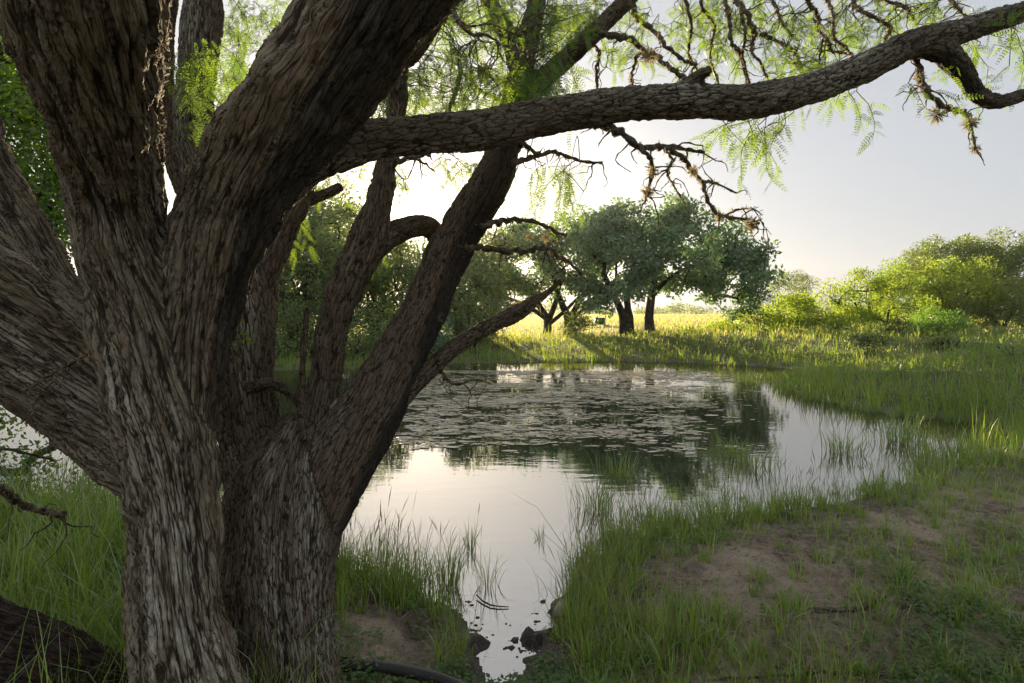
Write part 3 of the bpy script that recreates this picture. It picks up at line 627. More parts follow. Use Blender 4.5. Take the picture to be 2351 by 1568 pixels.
# leaf sprays: zones (dx, dy, rx, ry, Y, dY, sprays, hang, host)
ZONES = [
 (1010, 110, 90, 60, 3.2, 0.5, 27, 0.9, 'b'), (1120, 170, 110, 60, 3.0, 0.4, 36, 1.0, 'b'), (1240, 140, 45, 70, 2.9, 0.3, 27, 1.2, 'b'), (1270, 40, 60, 50, 3.2, 0.4, 24, 0.8, 'b'),
 (1060, 30, 60, 40, 3.4, 0.5, 26, 0.8, 'b'), (1000, 230, 70, 40, 3.8, 0.5, 20, 0.8, 'b'), (1330, 40, 60, 40, 3.4, 0.4, 14, 0.8, 'b'), (1180, 30, 60, 30, 3.5, 0.5, 14, 0.6, 'b'),
 (1590, 60, 70, 60, 3.8, 0.5, 14, 0.6, 'b'), (1660, 95, 60, 60, 3.7, 0.4, 14, 0.6, 'b'), (1700, 20, 90, 40, 3.9, 0.5, 16, 0.6, 'b'), (1800, 45, 80, 40, 3.6, 0.5, 15, 0.7, 'b'), (1840, 150, 60, 25, 3.2, 0.3, 10, 0.6, 'b'),
 (1930, 60, 80, 50, 3.6, 0.5, 15, 0.6, 'b'), (2040, 30, 70, 40, 3.6, 0.5, 14, 0.6, 'b'), (2150, 15, 70, 30, 3.5, 0.5, 12, 0.5, 'b'), (2230, 85, 30, 20, 3.0, 0.3, 6, 0.9, 'b'), (2325, 100, 35, 40, 2.9, 0.3, 6, 0.9, 'b'),
 (1500, 30, 60, 40, 3.7, 0.4, 9, 0.5, 'b'), (1420, 130, 60, 40, 3.6, 0.4, 7, 0.6, 'b'),
 (1665, 290, 16, 12, 2.7, 0.2, 3, 1.6, 'a'), (1725, 295, 40, 18, 2.7, 0.2, 4, 1.5, 'a'), (1775, 280, 38, 16, 2.7, 0.2, 5, 1.5, 'a'), (2080, 200, 20, 10, 2.7, 0.1, 2, 1.0, 'a'), (1960, 205, 20, 12, 2.7, 0.1, 3, 1.0, 'a'), (1800, 120, 40, 40, 3.4, 0.3, 6, 0.7, 'b'),
 (1250, 385, 30, 12, 3.1, 0.15, 4, 2.2, 'b'), (1295, 385, 28, 14, 3.1, 0.15, 5, 2.2, 'b'), 
 (440, 130, 40, 50, 2.55, 0.2, 11, 1.3, 'b'), (455, 200, 30, 30, 2.5, 0.15, 7, 1.4, 'b'), (560, 60, 60, 70, 4.0, 0.7, 26, 1.0, 'b'), (610, 130, 60, 60, 4.3, 0.7, 22, 0.9, 'b'), (530, 180, 40, 60, 3.9, 0.5, 16, 1.1, 'b'),
 (655, 490, 25, 40, 3.2, 0.2, 5, 1.6, 'b'), (650, 20, 60, 30, 4.3, 0.5, 12, 0.8, 'b'), (880, 210, 20, 20, 2.4, 0.1, 3, 1.0, 'a'), (850, 190, 40, 40, 3.5, 0.3, 9, 0.8, 'b'), (640, 720, 20, 30, 3.4, 0.3, 2, 1.0, 'b'), (870, 560, 16, 14, 3.0, 0.05, 3, 1.0, 'b'),
 (770, 400, 50, 20, 4.0, 0.6, 7, 0.8, 'b'), (880, 390, 40, 20, 3.6, 0.4, 7, 0.8, 'b'), (1050, 370, 45, 16, 3.4, 0.3, 9, 1.1, 'b'), (925, 180, 50, 50, 4.2, 0.6, 16, 0.7, 'b'),
]
def sprays(zones, bag, stems):
    for dx, dy, rx, ry, Y, dY, cnt, hang, _ in zones:
        for q in range(cnt if Y < 2.8 else int(cnt * 1.25)):
            p = W(dx + random.gauss(0, rx * 0.6), dy + random.gauss(0, ry * 0.6), Y + random.uniform(-dY, dY))
            j = np.argmin(((SK - p) ** 2).sum(1)); a = SK[j]
            d = unit(rng.normal(size=3) * (1, 0.8, 0.5) + (0, 0, -0.35 * hang)); m = random.randint(4, 7); step = random.uniform(0.028, 0.05)
            if np.linalg.norm(a - p) < 0.5:   # a thin twig that carries the spray
                mid = (a + p) / 2 + rng.normal(size=3) * 0.03 + (0, 0, 0.03); C = catmull(np.array([a, mid, p]), 0.04)
                V, F = tube(C, np.linspace(0.003, 0.002, len(C)), 4, False); stems.add(V, F)
            pts = [p]
            for s in range(m): d = unit(d + rng.normal(size=3) * 0.25 + (0, 0, -0.2 * hang)); pts.append(pts[-1] + d * step)
            pts = np.array(pts); V, F = tube(pts, np.linspace(0.0022, 0.001, m + 1), 4, False); stems.add(V, F)
            nf = 2 * m + 2; base = pts[np.minimum(np.arange(nf) // 2 + 0, m)]
            side = unit(np.cross(unit(pts[-1] - pts[0]), rng.normal(size=3)))
            sg = np.where(np.arange(nf) % 2 == 0, 1.0, -1.0)[:, None]
            D = unit(side * sg + rng.normal(size=(nf, 3)) * 0.45 + np.array((0, 0, -0.45 * hang)) + unit(pts[-1] - pts[0]) * 0.5)
            fronds(base, D, rng.uniform(0.05, 0.10, nf), np.clip(rng.normal(0.5, 0.22, nf), 0, 1), bag, pairs=8, leaf=0.20, wid=0.36, droop=0.35 * hang)
for h in 'ab':
    lb, sb = Bag(), Bag(); sprays([z for z in ZONES if z[-1] == h], lb, sb)
    tag(lb.build('foliage', M['frond'], HOST[h]), kind='stuff'); tag(sb.build('leaf_stalks', M['twig'], HOST[h]), kind='stuff')
# leafy shoots sprouting from the dark stem
sh = Bag()
for dx, dy in ((540, 745), (548, 765), (535, 730), (570, 775), (512, 720), (512, 700), (556, 790)):
    p = W(dx, dy, 2.52); n = 9
    rhombi(p + rng.normal(size=(n, 3)) * 0.014, unit(rng.normal(size=(n, 3)) + (0.2, -0.4, 0.3)), rng.normal(size=(n, 3)), rng.uniform(0.02, 0.035, n), rng.uniform(0.01, 0.016, n), rng.random(n), sh)
tag(sh.build('sprout', M['broad'], tree_b), kind='stuff')
for r in (tree_a, tree_b, log): rebase(r)

# ball moss tufts on the branches
def ball_moss(dx, dy, Y, rad, label):
    c = W(dx, dy, Y); n = 70; b = Bag(); D = unit(rng.normal(size=(n, 3)) + (0, 0, -0.25))
    for seg in range(2):
        rhombi(c + D * rad * 0.35 * seg, unit(D + rng.normal(size=(n, 3)) * 0.3 + np.array((0, 0, -0.25)) * seg), rng.normal(size=(n, 3)), rng.uniform(0.6, 1.1, n) * rad * (0.75), rng.uniform(0.03, 0.05, n) * rad * 2, rng.random(n), b)
    core = rng.normal(size=(40, 3)) * rad * 0.18
    rhombi(c + core, unit(core), rng.normal(size=(40, 3)), np.full(40, rad * 0.35), np.full(40, rad * 0.16), rng.random(40) * 0.4, b)
    o = b.build('ball_moss', M['lichen']); tag(o, label, 'air plant', 'ball moss tufts on the branches')
for a in [(2150, 262, 2.72, 0.055, 'spiky ball moss halfway along the hanging twig at the far right'), (2228, 282, 2.72, 0.05, 'spiky ball moss at the elbow of the hanging twig at the far right'),
          (2238, 340, 2.72, 0.035, 'small ball moss on the lowest tip of the hanging twig at the far right'), (2112, 178, 2.72, 0.04, 'ball moss high on the hanging twig under the bough fork'),
          (1725, 512, 2.45, 0.045, 'ball moss near the end of the drooping twig above the oaks'), (1592, 392, 2.45, 0.035, 'ball moss on the bend of the drooping twig over the oak tops'), (1652, 497, 2.45, 0.03, 'small ball moss where the drooping twig forks above the oaks'),
          (1488, 440, 2.42, 0.04, 'ball moss hanging low under the bent branch beneath the bough'), (1500, 395, 2.42, 0.035, 'ball moss higher on the hanging twig beneath the bough'),
          (1370, 76, 3.4, 0.05, 'brown ball moss beside the upper stem at the top'), (1492, 128, 3.38, 0.07, 'largest brown ball moss on the branch above the bough'),
          (1110, 155, 3.4, 0.06, 'dark ball moss among bright leaves left of the upper stem'), (1252, 545, 3.08, 0.035, 'dark ball moss hanging under the upper side branch of the leaning stem'),
          (1215, 545, 3.08, 0.03, 'small dark ball moss left under the upper side branch of the leaning stem')]: ball_moss(*a)

# ------------------------------------------------------------------ trees and bushes round the pond
LEAFY = 3.3
def make_tree(name, label, cat, base, trunks, clumps, leafmat, leaves, size, group=None, aspect=0.5, rk=0.022, barkmat='far_bark', rmin=0.010, flat=0.75, up=0.0, z0=None, twigs=True):
    """base (x, y); trunks: polylines of (dx, dy, z, r) from the base; clumps (n,4) world centres and radii"""
    bx, by = base; bz = float(height([bx], [by])[0]) if z0 is None else z0
    root = thing(name, label, cat, (bx, by, bz), group)
    nodes, par, rad, fixed = [], [], [], []
    for tr in trunks:
        S = catmull(np.array(tr, float), 0.35 if len(tr) > 2 else 0.5); prev = -1
        for i, q in enumerate(S):
            nodes.append(np.array((bx + q[0], by + q[1], bz - 0.1 + q[2]))); par.append(prev); rad.append(q[3]); fixed.append(True); prev = len(nodes) - 1
    tops = np.array([nodes[0]])
    start = [i for i in range(len(nodes)) if nodes[i][2] > bz + 0.35 * max(q[2] for tr in trunks for q in tr)]
    clumps = np.asarray(clumps); ctr = np.mean([nodes[i] for i in start], 0)
    order = np.argsort(((clumps[:, :3] - ctr) ** 2).sum(1))
    cnt = [0] * len(nodes); ends = []
    cand = list(start)
    for ci in order:
        c = clumps[ci, :3]; P = np.array([nodes[i] for i in cand]); d = np.linalg.norm(P - c, axis=1) + 0.35 * np.maximum(0, P[:, 2] - c[2])
        j = cand[int(np.argmin(d))]; p0 = nodes[j]; L = np.linalg.norm(c - p0); k = max(2, int(L / 0.5)); prev = j
        for s in range(1, k + 1):
            t = s / k; p = p0 + (c - p0) * t + (rng.normal(size=3) * 0.10 * L * (1 if s < k else 0.2)) + np.array((0, 0, 0.10 * L * math.sin(math.pi * t)))
            nodes.append(p); par.append(prev); rad.append(0); fixed.append(False); cnt.append(0); prev = len(nodes) - 1; cand.append(prev)
        ends.append(prev)
    for e in ends:
        i = e
        while i >= 0 and not fixed[i]: cnt[i] += 1; i = par[i]
    tb = Bag()
    for i in range(len(nodes)):
        if not fixed[i]: rad[i] = max(rmin, 0.55 * rk * cnt[i] ** 0.5)
    for i in range(len(nodes)):
        if par[i] < 0: continue
        a, b = nodes[par[i]], nodes[i]; ra = min(rad[par[i]], rad[i] * 1.5) if not fixed[i] else rad[par[i]]
        V, F = tube(np.array([a, b + (b - a) * 0.08]), np.array([ra, rad[i]]), 9 if fixed[i] else 5, False); tb.add(V, F, random.random())
    tb.build('trunk', M[barkmat], root, True)
    lb = Bag()
    for c in clumps:
        n = max(6, int(LEAFY * leaves * (c[3] ** 2) / 0.5)); g = unit(rng.normal(size=(n, 3))) * (rng.random((n, 1)) ** 0.45) * c[3] * np.array((1, 1, flat))
        D = unit(unit(g) * 0.5 + rng.normal(size=(n, 3)) * 0.8 + np.array((0, 0, up)))
        shade = np.clip(rng.normal(0.5, 0.26) + rng.normal(0, 0.2, n), 0, 1)
        s = rng.uniform(0.6, 1.25, n) * size
        rhombi(c[:3] + g, D, rng.normal(size=(n, 3)) + np.array((0, 0, 0.5)), s, s * aspect, shade, lb)
    cr = lb.build('crown', M[leafmat], root); cr['kind'] = 'stuff'
    rebase(root); return root
def blob(cx, cy, cz, rx, ry, rz, n, rc, shell=0.5, seed=0, low=-1.0):
    """clump centres in an uneven ellipsoid"""
    r = np.random.default_rng(seed); out = []
    while len(out) < n:
        d = r.normal(size=3); d /= np.linalg.norm(d); t = r.uniform(shell, 1.0) ** 0.6 * (0.86 + 0.28 * r.random())
        if d[2] * t < low: continue
        out.append((cx + d[0] * rx * t, cy + d[1] * ry * t, cz + d[2] * rz * t, rc * r.uniform(0.6, 1.35)))
    return np.array(out)
def pos_of(dx, dy, Y): p = W(dx, dy, Y); return p
def from_px(x0, x1, y0, y1, Y, depth):
    """ellipsoid (centre, radii) whose outline spans the measured box at depth Y"""
    c = W((x0 + x1) / 2, (y0 + y1) / 2, Y); return c[0], c[1], c[2], (x1 - x0) / 2 * KPX * Y, depth, (y1 - y0) / 2 * KPX * Y
YO = 29.0
LEAFY = 1.5
def oak(label, bdx, Y, boxes, trunks, nleaf, seed, size=0.23):
    x = (bdx - CX) * KPX * Y
    cl = np.concatenate([blob(*from_px(a, b, c, d, Y + e, dep), n, rc, sh, seed + i, -0.9) for i, (a, b, c, d, e, dep, n, rc, sh) in enumerate(boxes)])
    return make_tree('live_oak_tree', label, 'tree', (x, Y), trunks, cl, 'oak', nleaf, size, 'live oaks across the pond', rk=0.028)
oak('live oak with twin joined trunks, tall crown, left of the single thick trunk', 1437, YO, [(1310, 1520, 485, 715, 0, 3.2, 80, 0.58, 0.35), (1350, 1480, 470, 560, 0.3, 2.0, 24, 0.55, 0.3), (1320, 1430, 630, 728, -1.0, 1.5, 24, 0.45, 0.2)],
    [[(-0.12, 0, 0, 0.27), (-0.14, 0, 1.0, 0.21), (-0.5, 0, 1.9, 0.17), (-1.1, 0.2, 3.2, 0.14)], [(0.22, 0.1, 0, 0.25), (0.2, 0.1, 1.0, 0.20), (0.1, 0.2, 2.0, 0.16), (0.5, 0.2, 3.6, 0.14)]], 110, 100)
oak('live oak with one thick trunk and the widest crown, drooping at its right', 1490, YO, [(1440, 1690, 476, 698, 0, 3.6, 92, 0.60, 0.35), (1600, 1765, 555, 702, 0, 3.0, 58, 0.54, 0.3), (1470, 1600, 464, 550, 0, 2.2, 26, 0.55, 0.2), (1655, 1758, 660, 738, 0, 1.6, 20, 0.38, 0.2)],
    [[(0.05, 0, 0, 0.30), (0.0, 0, 0.9, 0.23), (0.1, 0, 1.8, 0.21), (0.3, 0.1, 3.0, 0.16), (0.2, 0.1, 4.6, 0.08)], [(0.08, 0, 1.9, 0.14), (1.2, 0.3, 3.0, 0.10), (3.0, 0.3, 3.8, 0.07), (4.6, 0.2, 3.4, 0.04)]], 110, 120)
oak('left live oak with many crooked limbs spreading from a short trunk', 1255, YO + 4, [(1110, 1310, 515, 690, 0, 3.2, 70, 0.64, 0.35), (1150, 1270, 498, 580, 0, 2, 22, 0.55, 0.3)],
    [[(0, 0, 0, 0.26), (0.05, 0, 0.9, 0.22), (-0.6, 0, 2.0, 0.16), (-1.6, 0.2, 3.4, 0.1)], [(0.05, 0, 0.8, 0.2), (0.5, 0, 1.9, 0.15), (0.9, 0, 3.6, 0.1)], [(0.02, 0, 0.6, 0.14), (1.0, 0, 1.4, 0.11), (2.0, 0.2, 2.4, 0.07)], [(0, 0, 1.0, 0.15), (-1.4, 0.2, 1.9, 0.1), (-2.8, 0.2, 2.4, 0.06)]], 95, 140)
oak('live oak with leaning limbs and a bush against its foot, second from left', 1305, YO + 4, [(1220, 1410, 500, 695, 0, 3.0, 72, 0.62, 0.35), (1290, 1390, 486, 560, 0, 2, 22, 0.55, 0.3)],
    [[(0, 0, 0, 0.32), (0, 0, 1.0, 0.25), (-0.5, 0.1, 2.2, 0.17), (-0.9, 0.2, 3.6, 0.1)], [(0.05, 0, 0.9, 0.2), (0.6, 0, 2.0, 0.15), (1.3, 0, 3.2, 0.1)], [(0.05, 0, 0.8, 0.12), (1.2, 0, 1.8, 0.09), (2.6, 0.1, 2.4, 0.06)]], 95, 160)

def simple_tree(name, label, box, Y, mat, n, rc, leaves, size, depth, seed, trunk_dx=0.0, group=None, shell=0.3, cat='tree', r0=0.14, stems=3, **kw):
    cx, cy, cz, rx, ry, rz = from_px(*box, Y, depth); cl = blob(cx, cy, cz, rx, ry, rz, n, rc, shell, seed)
    gz = float(height([cx + trunk_dx], [cy])[0]); top = max(0.4, cz - gz); r = random.Random(seed); trunks = []
    for s in range(stems):
        a = r.uniform(-0.4, 0.4) * rx; b = r.uniform(-0.4, 0.4) * ry
        trunks.append([(a * 0.1, b * 0.1, 0, r0), (a * 0.4, b * 0.4, top * 0.4, r0 * 0.75), (a - trunk_dx * 0.6, b, top * 0.95, r0 * 0.4)])
    return make_tree(name, label, cat, (cx + trunk_dx, cy), trunks, cl, mat, leaves, size, group, **kw)
# brush on the left bank, between the dark stems
LG = 'brush trees on the left bank'
LEAFY = 2.2
for args in [
  ('brush_tree', 'dusky thicket tree just left of the sun, between the trunks', (590, 770, 455, 790), 22, 'brush', 95, 0.62, 85, 0.17, 2.5, 201),
  ('brush_tree', 'hazy small tree right under the low sun', (750, 970, 535, 800), 25, 'brush', 90, 0.62, 85, 0.17, 2.5, 202),
  ('brush_tree', 'tall open tree whose twigs reach above the kinked stem', (680, 870, 425, 680), 27, 'olive', 60, 0.6, 65, 0.17, 2.5, 203),
  ('brush_tree', 'brush tree behind the leaning stem, left of the oaks', (950, 1160, 545, 800), 25, 'brush', 95, 0.62, 85, 0.17, 2.5, 204),
  ('brush_tree', 'round green tree filling the gap right of the leaning stem', (1060, 1200, 500, 720), 29, 'brush', 60, 0.6, 85, 0.19, 2.5, 205),
  ('brush_tree', 'feathery backlit tree whose top shows under the bough, left of the sun', (640, 885, 415, 640), 26, 'brush', 75, 0.48, 62, 0.14, 2.2, 209),
  ('brush_tree', 'tall pale tree far behind the thicket left of the sun', (560, 830, 440, 760), 33, 'brush', 90, 0.85, 60, 0.22, 3.0, 207),
  ('brush_tree', 'wide far tree closing the gap under the sun', (800, 1080, 540, 770), 34, 'brush', 90, 0.85, 60, 0.22, 3.0, 208),
  ('brush_tree', 'dark tree partly hidden by the back stem', (430, 650, 470, 800), 23, 'brush', 80, 0.64, 85, 0.18, 2.5, 206)]:
    simple_tree(*args, group=LG)
for args in [
  ('bank_bush', 'dark green low bush at the waterline right of the back stem', (610, 740, 690, 850), 20, 'brush', 50, 0.45, 110, 0.11, 1.5, 211),
  ('bank_bush', 'low bush over the water between the kinked and leaning stems', (740, 900, 700, 850), 20, 'brush', 55, 0.45, 110, 0.11, 1.5, 212),
  ('bank_bush', 'bush on the bank framed below the leaning stem', (880, 1040, 710, 845), 20.5, 'oak', 50, 0.45, 110, 0.11, 1.5, 213),
  ('bank_bush', 'pale bush on the bank left of the crooked oak', (1030, 1160, 690, 800), 23, 'brush', 45, 0.45, 100, 0.11, 1.5, 214),
  ('bank_bush', 'small bush against the foot of the second oak from left', (1290, 1360, 715, 765), 31, 'brush', 24, 0.4, 110, 0.11, 1.0, 215)]:
    simple_tree(*args, group='bushes on the far bank', cat='bush', r0=0.05, stems=4)
LEAFY = 3.2
# leafy trees close behind the left trunks
simple_tree('hackberry_tree', 'bright green broad leaved tree behind the left limbs', (-260, 240, 60, 640), 7.0, 'broad', 130, 0.42, 230, 0.075, 1.2, 221, trunk_dx=-1.0)
simple_tree('hackberry_tree', 'low leafy branch tree over the water at the left edge', (-260, 215, 890, 1120), 6.0, 'broad', 46, 0.27, 150, 0.06, 0.8, 222, trunk_dx=-1.2)
# far right: thicket
TG = 'thicket trees on the right'
for args in [
  ('mesquite_tree', 'sunlit feathery mesquite with an upswept top, right of the oaks', (1880, 2110, 615, 760), 30, 'sunny', 75, 0.5, 110, 0.12, 2.2, 301),
  ('thicket_tree', 'tall dark thicket tree at the right edge', (2200, 2480, 535, 750), 35, 'olive', 95, 0.7, 100, 0.15, 3.5, 302),
  ('thicket_tree', 'broad domed thicket tree behind the sunlit bush', (2070, 2300, 535, 740), 37, 'olive', 90, 0.7, 100, 0.15, 3.5, 303),
  ('thicket_tree', 'yellow green tree in front of the domed thicket', (2080, 2290, 580, 750), 32, 'sunny', 60, 0.6, 95, 0.13, 2.5, 304),
  ('thicket_tree', 'dark low tree under the thicket at the right edge', (2180, 2420, 630, 770), 31, 'olive', 60, 0.6, 110, 0.13, 2.2, 305),
  ('thicket_tree', 'lower sunlit tree left of the domed thicket', (1980, 2140, 600, 750), 35, 'sunny', 55, 0.6, 95, 0.13, 2.5, 306),
  ('thicket_tree', 'grey half bare tree far beyond the oaks at right', (1745, 1870, 622, 730), 62, 'olive', 45, 0.8, 45, 0.2, 3.5, 307)]:
    simple_tree(*args, group=TG)
c = blob(*from_px(1930, 2010, 590, 680, 30, 0.8), 18, 0.4, 0.2, 311)
# sunlit bushes and dark shrubs on the right bank: box, depth, material, density
BG = 'bushes on the right bank'
for args in [
  ('bank_bush', 'bright yellow bush beneath the oak drooping crown', (1760, 1870, 680, 775), 29, 'sunny', 44, 0.5, 110, 0.12, 1.6, 321),
  ('bank_bush', 'low sunlit bush just right of the single thick oak trunk', (1620, 1715, 738, 788), 27, 'sunny', 24, 0.36, 110, 0.12, 1.2, 331),
  ('bank_bush', 'small weedy bush at the foot of the single thick oak trunk', (1545, 1620, 750, 788), 27, 'broadb', 16, 0.28, 110, 0.11, 0.9, 332),
  ('bank_bush', 'golden low bush next to the yellow bush', (1690, 1800, 718, 790), 27, 'sunny', 30, 0.42, 110, 0.11, 1.4, 322),
  ('bank_bush', 'yellow green bush in front of the feathery mesquite', (1850, 1960, 725, 795), 26.5, 'sunny', 34, 0.42, 110, 0.11, 1.4, 323),
  ('bank_bush', 'dark wiry shrub standing in golden grass', (2025, 2100, 735, 805), 22, 'shrub', 34, 0.34, 90, 0.09, 0.8, 324),
  ('bank_bush', 'thin wiry shrub nearer the pond, left of the dark wiry shrub', (1965, 2025, 755, 830), 18, 'shrub', 28, 0.26, 80, 0.08, 0.6, 325),
  ('bank_bush', 'rounded dense green bush under the thicket', (2100, 2205, 712, 795), 23, 'broadb', 60, 0.42, 140, 0.09, 1.2, 326),
  ('bank_bush', 'brownish dark bush in shade above the tall bank grass', (2125, 2235, 775, 860), 17, 'shrub', 46, 0.32, 110, 0.08, 0.9, 327),
  ('bank_bush', 'green bush at the right edge below the thicket', (2230, 2400, 745, 830), 21, 'brush', 50, 0.4, 110, 0.1, 1.2, 328),
  ('bank_bush', 'leafy light bush by the right edge over the bank grass', (2240, 2420, 810, 900), 13, 'brush', 50, 0.24, 120, 0.07, 0.9, 329),
  ('bank_bush', 'low yellow bush along the right meadow edge', (1900, 2010, 700, 770), 29, 'sunny', 36, 0.45, 110, 0.11, 1.5, 330)]:
    simple_tree(*args, group=BG, cat='bush', r0=0.035, stems=5, rk=0.012, rmin=0.005, up=0.5)
# distant wood beyond the meadow
def far_wood():
    b = Bag(); n = 260
    for q in range(n):
        a = rng.uniform(-0.95, 0.95); d = rng.uniform(190, 260); h = rng.uniform(3.0, 6.0) * (0.8 + 0.5 * math.sin(a * 23) * math.sin(a * 7 + 1)); c = np.array((math.sin(a) * d, math.cos(a) * d, 0.3 + h * 0.45))
        m = 90; g = unit(rng.normal(size=(m, 3))) * (rng.random((m, 1)) ** 0.4) * np.array((3.6, 3.0, h * 0.5))
        rhombi(c + g, rng.normal(size=(m, 3)), rng.normal(size=(m, 3)), rng.uniform(0.7, 1.4, m), rng.uniform(0.5, 0.9, m), np.clip(rng.normal(0.5, 0.25, m), 0, 1), b)
    tag(b.build('distant_wood', M['brush']), 'far low wood along the meadow edge', 'wood', kind='stuff')
far_wood()
def bank_weeds():
    b = Bag(); x, y = scatter(6500, 8.0, 27, -0.2, 0.80); sd = shore_dist(x, y); z = height(x, y, sd); dx, dy = dxy(x, y, z)
    pt = fbm2(x, y, 1.6, 3, 91); ok = (sd > 0.5) & (pt > 0.50) & ((dx > 1700) | (y > 21)) & (rng.random(len(x)) < 0.55); x, y, z = x[ok], y[ok], z[ok]
    for i in range(len(x)):
        m = 16; s = random.uniform(0.10, 0.34); g = np.abs(rng.normal(size=(m, 3))) * np.array((0, 0, s * 0.8)) + rng.normal(size=(m, 3)) * np.array((s * 0.4, s * 0.4, 0.02))
        rhombi(np.array((x[i], y[i], z[i])) + g, rng.normal(size=(m, 3)) + np.array((0, 0, 0.9)), rng.normal(size=(m, 3)), rng.uniform(0.05, 0.11, m) * (0.6 + y[i] / 30), rng.uniform(0.018, 0.04, m) * (0.6 + y[i] / 30), np.clip(np.full(m, random.random()) + rng.normal(0, 0.15, m), 0, 1), b)
    tag(b.build('bank_weeds', M['brush']), 'leafy weeds mixed into the grass of the far banks', 'weeds', kind='stuff')

# ------------------------------------------------------------------ game feeder in the meadow
def box_bm(bag, c, s, rz=0.0):
    s = np.array(s) / 2; c = np.array(c, float)
    v = np.array([(x, y, z) for x in (-1, 1) for y in (-1, 1) for z in (-1, 1)], float) * s
    ca, sa = math.cos(rz), math.sin(rz); v = np.stack((v[:, 0] * ca - v[:, 1] * sa, v[:, 0] * sa + v[:, 1] * ca, v[:, 2]), 1) + c
    bag.add(v, [np.array([[0, 1, 3, 2], [4, 6, 7, 5], [0, 4, 5, 1], [2, 3, 7, 6], [0, 2, 6, 4], [1, 5, 7, 3]])])
def feeder():
    Y = 41.0; p = W(1377, 738, Y); gz = float(height([p[0]], [Y])[0]); root = thing('game_feeder', 'green box game feeder on splayed legs out in the meadow', 'feeder', (p[0], Y, gz)); zc = p[2]
    b = Bag(); box_bm(b, (p[0], Y, zc), (0.72, 0.62, 0.46)); b.build('hopper', M['feeder'], root)
    b = Bag(); box_bm(b, (p[0], Y, zc + 0.25), (0.78, 0.68, 0.035)); b.build('lid', M['feeder'], root)
    b = Bag(); V, F = tube(np.array([(p[0] - 0.2, Y, zc + 0.26), (p[0] - 0.2, Y, zc + 0.36), (p[0] - 0.2, Y, zc + 0.42)]), np.array((0.05, 0.05, 0.02)), 8); b.add(V, F); b.build('vent_cap', M['steel'], root)
    for sx in (-1, 1):
        for sy in (-1, 1):
            b = Bag(); V, F = tube(np.array([(p[0] + sx * 0.3, Y + sy * 0.26, zc - 0.22), (p[0] + sx * 0.5, Y + sy * 0.42, gz - 0.05)]), np.array((0.022, 0.022)), 6); b.add(V, F); b.build('leg', M['steel'], root)
        b = Bag(); box_bm(b, (p[0] + sx * 0.48, Y - 0.05, zc - 0.27), (0.30, 0.26, 0.06)); b.build('feed_tray', M['steel'], root)
    rebase(root)
feeder()

# ------------------------------------------------------------------ pipe, stone, sticks, mud
def pipe():
    pts = []
    for dx, dy, z in ((-700, 1525, 0.17), (-200, 1535, 0.16), (150, 1545, 0.15), (290, 1545, 0.14), (480, 1525, 0.15), (640, 1512, 0.14), (770, 1528, 0.15), (840, 1528, 0.155), (920, 1538, 0.155), (1000, 1556, 0.15), (1070, 1584, 0.14), (1160, 1640, 0.14), (1300, 1740, 0.11)):
        Y = Yof(dy, z); pts.append(((dx - CX) * KPX * Y, Y, z, 0.025))
    S = catmull(np.array(pts), 0.05); b = Bag(); V, F = tube(S[:, :3], S[:, 3], 16); b.add(V, F)
    tag(b.build('water_pipe', M['pipe'], None, True), 'black plastic pipe running along the bank past the tree feet', 'pipe')
pipe()
def rock(name, label, dx, dy, z, s, mat, seed, cat='stone'):
    r = np.random.default_rng(seed); n1, n2 = 10, 14; Y = Yof(dy, z); c = np.array(((dx - CX) * KPX * Y, Y, z))
    th = np.linspace(0.05, math.pi - 0.05, n1)[:, None]; ph = np.arange(n2)[None] / n2 * 2 * math.pi
    d = np.stack((np.sin(th) * np.cos(ph), np.sin(th) * np.sin(ph), np.cos(th) + 0 * ph), -1).reshape(-1, 3)
    V = c + d * np.array(s) * (0.7 + 0.6 * fbm(d * 1.6 + seed, 3, seed))[:, None]
    i = np.arange(n1 - 1)[:, None] * n2; j = np.arange(n2)[None]; k = (j + 1) % n2
    F = np.stack((i + j, i + n2 + j, i + n2 + k, i + k), -1).reshape(-1, 4)
    tag(mk(name, V, [F, np.arange(n2)[::-1][None], ((n1 - 1) * n2 + np.arange(n2))[None]], M[mat], None, None, True), label, cat)
rock('stone', 'pale stone at the right mouth of the muddy channel', 1290, 1405, 0.03, (0.05, 0.045, 0.065), 'stone', 2)
def stick(label, pts, r0, z=None):
    P = np.array([(*G(dx, dy, zz), zz, r) for dx, dy, zz, r in pts]); S = catmull(P, 0.05); S[:, :3] += rng.normal(size=(len(S), 3)) * 0.004
    gz = height(S[:, 0], S[:, 1]); S[:, 2] = np.maximum(S[:, 2], gz + S[:, 3] * 0.6)
    b = Bag(); V, F = tube(S[:, :3], S[:, 3], 7, lump=0.1); b.add(V, F); tag(b.build('stick', M['twig'], None, True), label, 'stick')
stick('long thin dead stick along the lower right corner', [(1620, 1562, 0.14, 0.004), (1800, 1552, 0.14, 0.007), (2050, 1545, 0.15, 0.008), (2351, 1535, 0.15, 0.010), (2600, 1520, 0.15, 0.011)], 0.01)
stick('dark half buried stick on the sand right of the channel', [(1870, 1398, 0.2, 0.006), (1930, 1402, 0.2, 0.012), (2000, 1388, 0.2, 0.010), (2040, 1372, 0.2, 0.005)], 0.01)
stick('short twig floating beside the water grass', [(1095, 1370, 0.01, 0.004), (1125, 1388, 0.01, 0.005), (1165, 1392, 0.01, 0.003)], 0.01)
